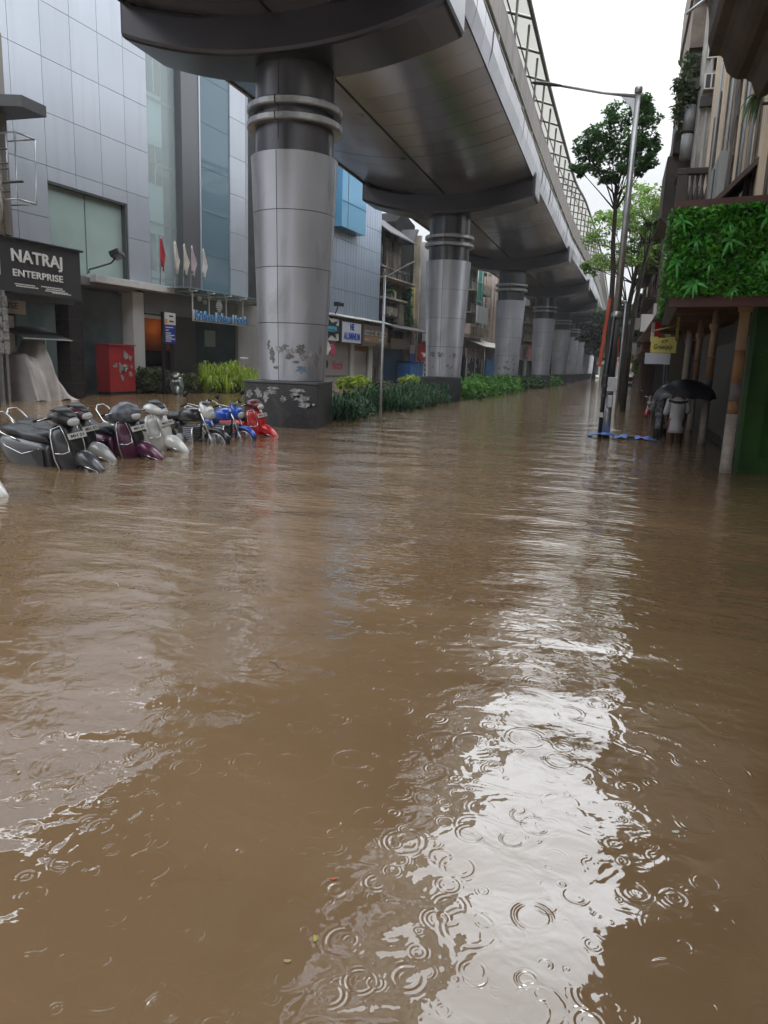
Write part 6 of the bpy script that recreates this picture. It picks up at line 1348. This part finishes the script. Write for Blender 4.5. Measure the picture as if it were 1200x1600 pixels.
    mb = MB(); mb.loft([ring((0, .122, 1.558 + dz), (w, 0, 0), (0, .008, 0), 10) for dz, w in ((-.006, .008), (0, .024), (.006, .01))]); mb.build('mouth', mat('lip', (.2, .06, .05), .6), t)
    # shirt: torso, sleeves
    mb = MB(); S = [(.60, 0, .155, .19), (.70, .0, .15, .185), (.85, 0, .145, .175), (1.0, 0, .14, .17), (1.15, 0, .14, .175), (1.28, .0, .14, .19), (1.37, .0, .12, .185), (1.42, 0, .10, .14), (1.46, .01, .065, .075)]
    rings = []
    for i, (z, yc, dp, w) in enumerate(S):
        rg = []
        for q in range(24):
            a = 2 * PI * q / 24; wob = 1 + (.045 * math.sin(a * 5 + i) + .03 * math.sin(a * 9 - i * 2)) * (1 if z < 1.1 else .4); rg.append(Vector((w * math.cos(a) * wob, yc + dp * math.sin(a) * wob, z)))
        rings.append(rg)
    mb.loft(rings); mb.build('shirt', shirt, t)
    for a_, b_, c_ in ((J[8][0], J[9][0], J[10][0]), (J[12][0], J[13][0], J[14][0])):
        a_, b_, c_ = Vector(a_), Vector(b_), Vector(c_); a0 = a_ * .85 + Vector((0, 0, .22)); a0.z = 1.39; a0.x = a_.x * .75
        mb = MB(); mb.tube([a0, a_ + Vector((0, 0, -.01)), b_, b_.lerp(c_, .25)], [.065, .075, .068, .075], 14); mb.build('sleeve', shirt, t)
    for s_, kn, an in ((1, J[17][0], J[18][0]), (-1, J[21][0], J[22][0])):
        kn, an = Vector(kn), Vector(an); mb = MB(); mb.tube([(s_ * .085, 0, .95), (s_ * .09, 0, .80), kn + Vector((0, 0, .02)), kn.lerp(an, .55)], [.10, .105, .078, .072], 16); mb.build('trouser_leg', trouser, t)
    return t
def umbrella(label, hub, tilt, R, m, hand, depth=.26):
    t = thing('umbrella', label, 'umbrella', hub); t.rotation_euler = tilt
    n = 8; k = 4; mb = MB(); vs = []; NS = n * 6
    for i in range(9):
        q = i / 8
        for a in range(NS):
            an = 2 * PI * a / NS; f = (a % 6) / 6; sag = 1 - .07 * q * math.sin(PI * f); zz = -depth * q ** 2.0 - .03 * q + .03 * q * q * math.sin(PI * f)
            vs.append((R * math.sin(q * PI / 2.15) * sag * math.cos(an), R * math.sin(q * PI / 2.15) * sag * math.sin(an), zz))
    mb.add(vs, [(i * NS + a, i * NS + (a + 1) % NS, (i + 1) * NS + (a + 1) % NS, (i + 1) * NS + a) for i in range(8) for a in range(NS)], 0, True)
    mb.build('canopy', m, t)
    for a in range(n):
        an = 2 * PI * a / n; mb = MB(); mb.tube([(R * math.sin(q * PI / 2.15) * math.cos(an), R * math.sin(q * PI / 2.15) * math.sin(an), -depth * q ** 2 - .03 * q - .008) for q in np.linspace(0, 1, 7)], .004, 4); mb.build('rib', STEEL, t)
    mb = MB(); hl = t.matrix_basis.inverted() @ Vector(hand); mb.tube([(0, 0, .07), (0, 0, -.1), hl, hl + (hl - Vector((0, 0, .07))).normalized() * .14], .007, 8); mb.build('shaft', STEEL, t)
    mb = MB(); d = (hl - Vector((0, 0, .07))).normalized(); mb.tube([hl - d * .03, hl + d * .12, hl + d * .16 + Vector((.03, 0, 0))], .013, 8); mb.build('handle', BLACK, t)
    return t
BR = mat('trouser_brown', (.12, .035, .02), .75, col2=(.08, .025, .015), scale=6)
P1_ = person('person in white shirt and rolled brown trousers wading away under a black umbrella', (1.46, 19.15, -.36), R_(-4), SHIRT, BR, (.16, .16, 1.24))
mb = MB(); mb.tube([(-.20, -.06, 1.36), (-.08, -.13, 1.33), (.08, -.13, 1.33), (.20, -.06, 1.36)], [.05, .05, .05, .04], 10, flat=.6); mb.build('bag_strap', BLACK, P1_)
UMB = mat('umbrella_black', (.005, .005, .012), .55, spec=.25); 
hw = P1_.matrix_basis @ Vector((.16, .16, 1.24))
umbrella('large black umbrella held over the white shirted person', (1.72, 19.0, 1.50), (R_(8), R_(8), 0), .61, UMB, hw, .32)
UM2 = mat('umbrella_clear_grey', (.10, .11, .13), .15, trans=.25)
P2_ = person('person in dark clothes walking just ahead under a grey umbrella', (1.18, 20.3, -.36), R_(6), mat('shirt_dark', (.07, .07, .08), .9, col2=(.25, .25, .27), scale=14), mat('trouser_dark', (.02, .02, .022), .8), (-.02, .16, 1.22))
hw2 = P2_.matrix_basis @ Vector((-.02, .16, 1.22))
umbrella('grey see-through umbrella tilted low beside the black umbrella', (1.22, 19.95, 1.38), (R_(10), R_(-24), 0), .44, UM2, hw2, .24)
# ---------------------------------------------------------------- litter afloat
r = random.Random(31)
spots = [(-.72, 1.95, (.45, .10, .05), 'orange petal adrift in the near brown water'), (-.68, 1.70, (.4, .33, .06), 'yellow leaf scrap adrift near the bottom of the view'), (-.72, 1.60, (.35, .28, .12), 'tan leaf scrap adrift beside the yellow scrap'), (-2.1, 2.1, (.42, .40, .18), 'pale yellow leaf afloat at the left of the water'), (-1.68, 2.04, (.6, .6, .55), 'white paper scrap afloat left of the middle'), (-1.63, 3.42, (.03, .025, .02), 'curved dark twig afloat in mid water'), (-3.3, 4.3, (.6, .58, .5), 'white scrap afloat beyond the curved twig'), (.35, 2.6, (.5, .5, .42), 'small pale scrap on the bright reflection')]
for i, (x, y, c, lab) in enumerate(spots):
    m_ = mat('scrap%d' % i, c, .6)
    if 'twig' in lab:
        mb = MB(); mb.tube([(-.05, .03, .004), (0, .012, .006), (.04, -.03, .004)], .0018, 5); o = mb.build('floating_twig', m_)
        tag(o, lab, 'twig')
    else:
        s = r.uniform(.007, .011); a = r.uniform(0, 3); mb = MB(); pts = [(s * 1.5 * math.cos(q), s * .7 * math.sin(q) * (1 + .3 * math.sin(3 * q))) for q in np.linspace(0, 2 * PI, 10, endpoint=False)]
        pts = [(math.cos(a) * p - math.sin(a) * q, math.sin(a) * p + math.cos(a) * q) for p, q in pts]; mb.prism(pts, .002, .0045, 'z'); o = mb.build('floating_leaf', m_); tag(o, lab, 'leaf' if 'leaf' in lab or 'petal' in lab else 'scrap')
    o.location = (x, y, 0)
# ================================================================ rainy air
t = MB(); t.box(-420, 420, -59, 700, -1.4, 40)
hz = t.build('haze', []); hz['kind'] = 'stuff'; hz['label'] = 'thin rain haze filling the street'
hm = bpy.data.materials.new('haze'); hm.use_nodes = True; n_ = hm.node_tree.nodes; n_.clear()
ho = n_.new('ShaderNodeOutputMaterial'); hv_ = n_.new('ShaderNodeVolumePrincipled'); hv_.inputs['Color'].default_value = (.86, .9, .94, 1); hv_.inputs['Density'].default_value = .0007
hm.node_tree.links.new(hv_.outputs[0], ho.inputs['Volume']); hz.data.materials.append(hm)
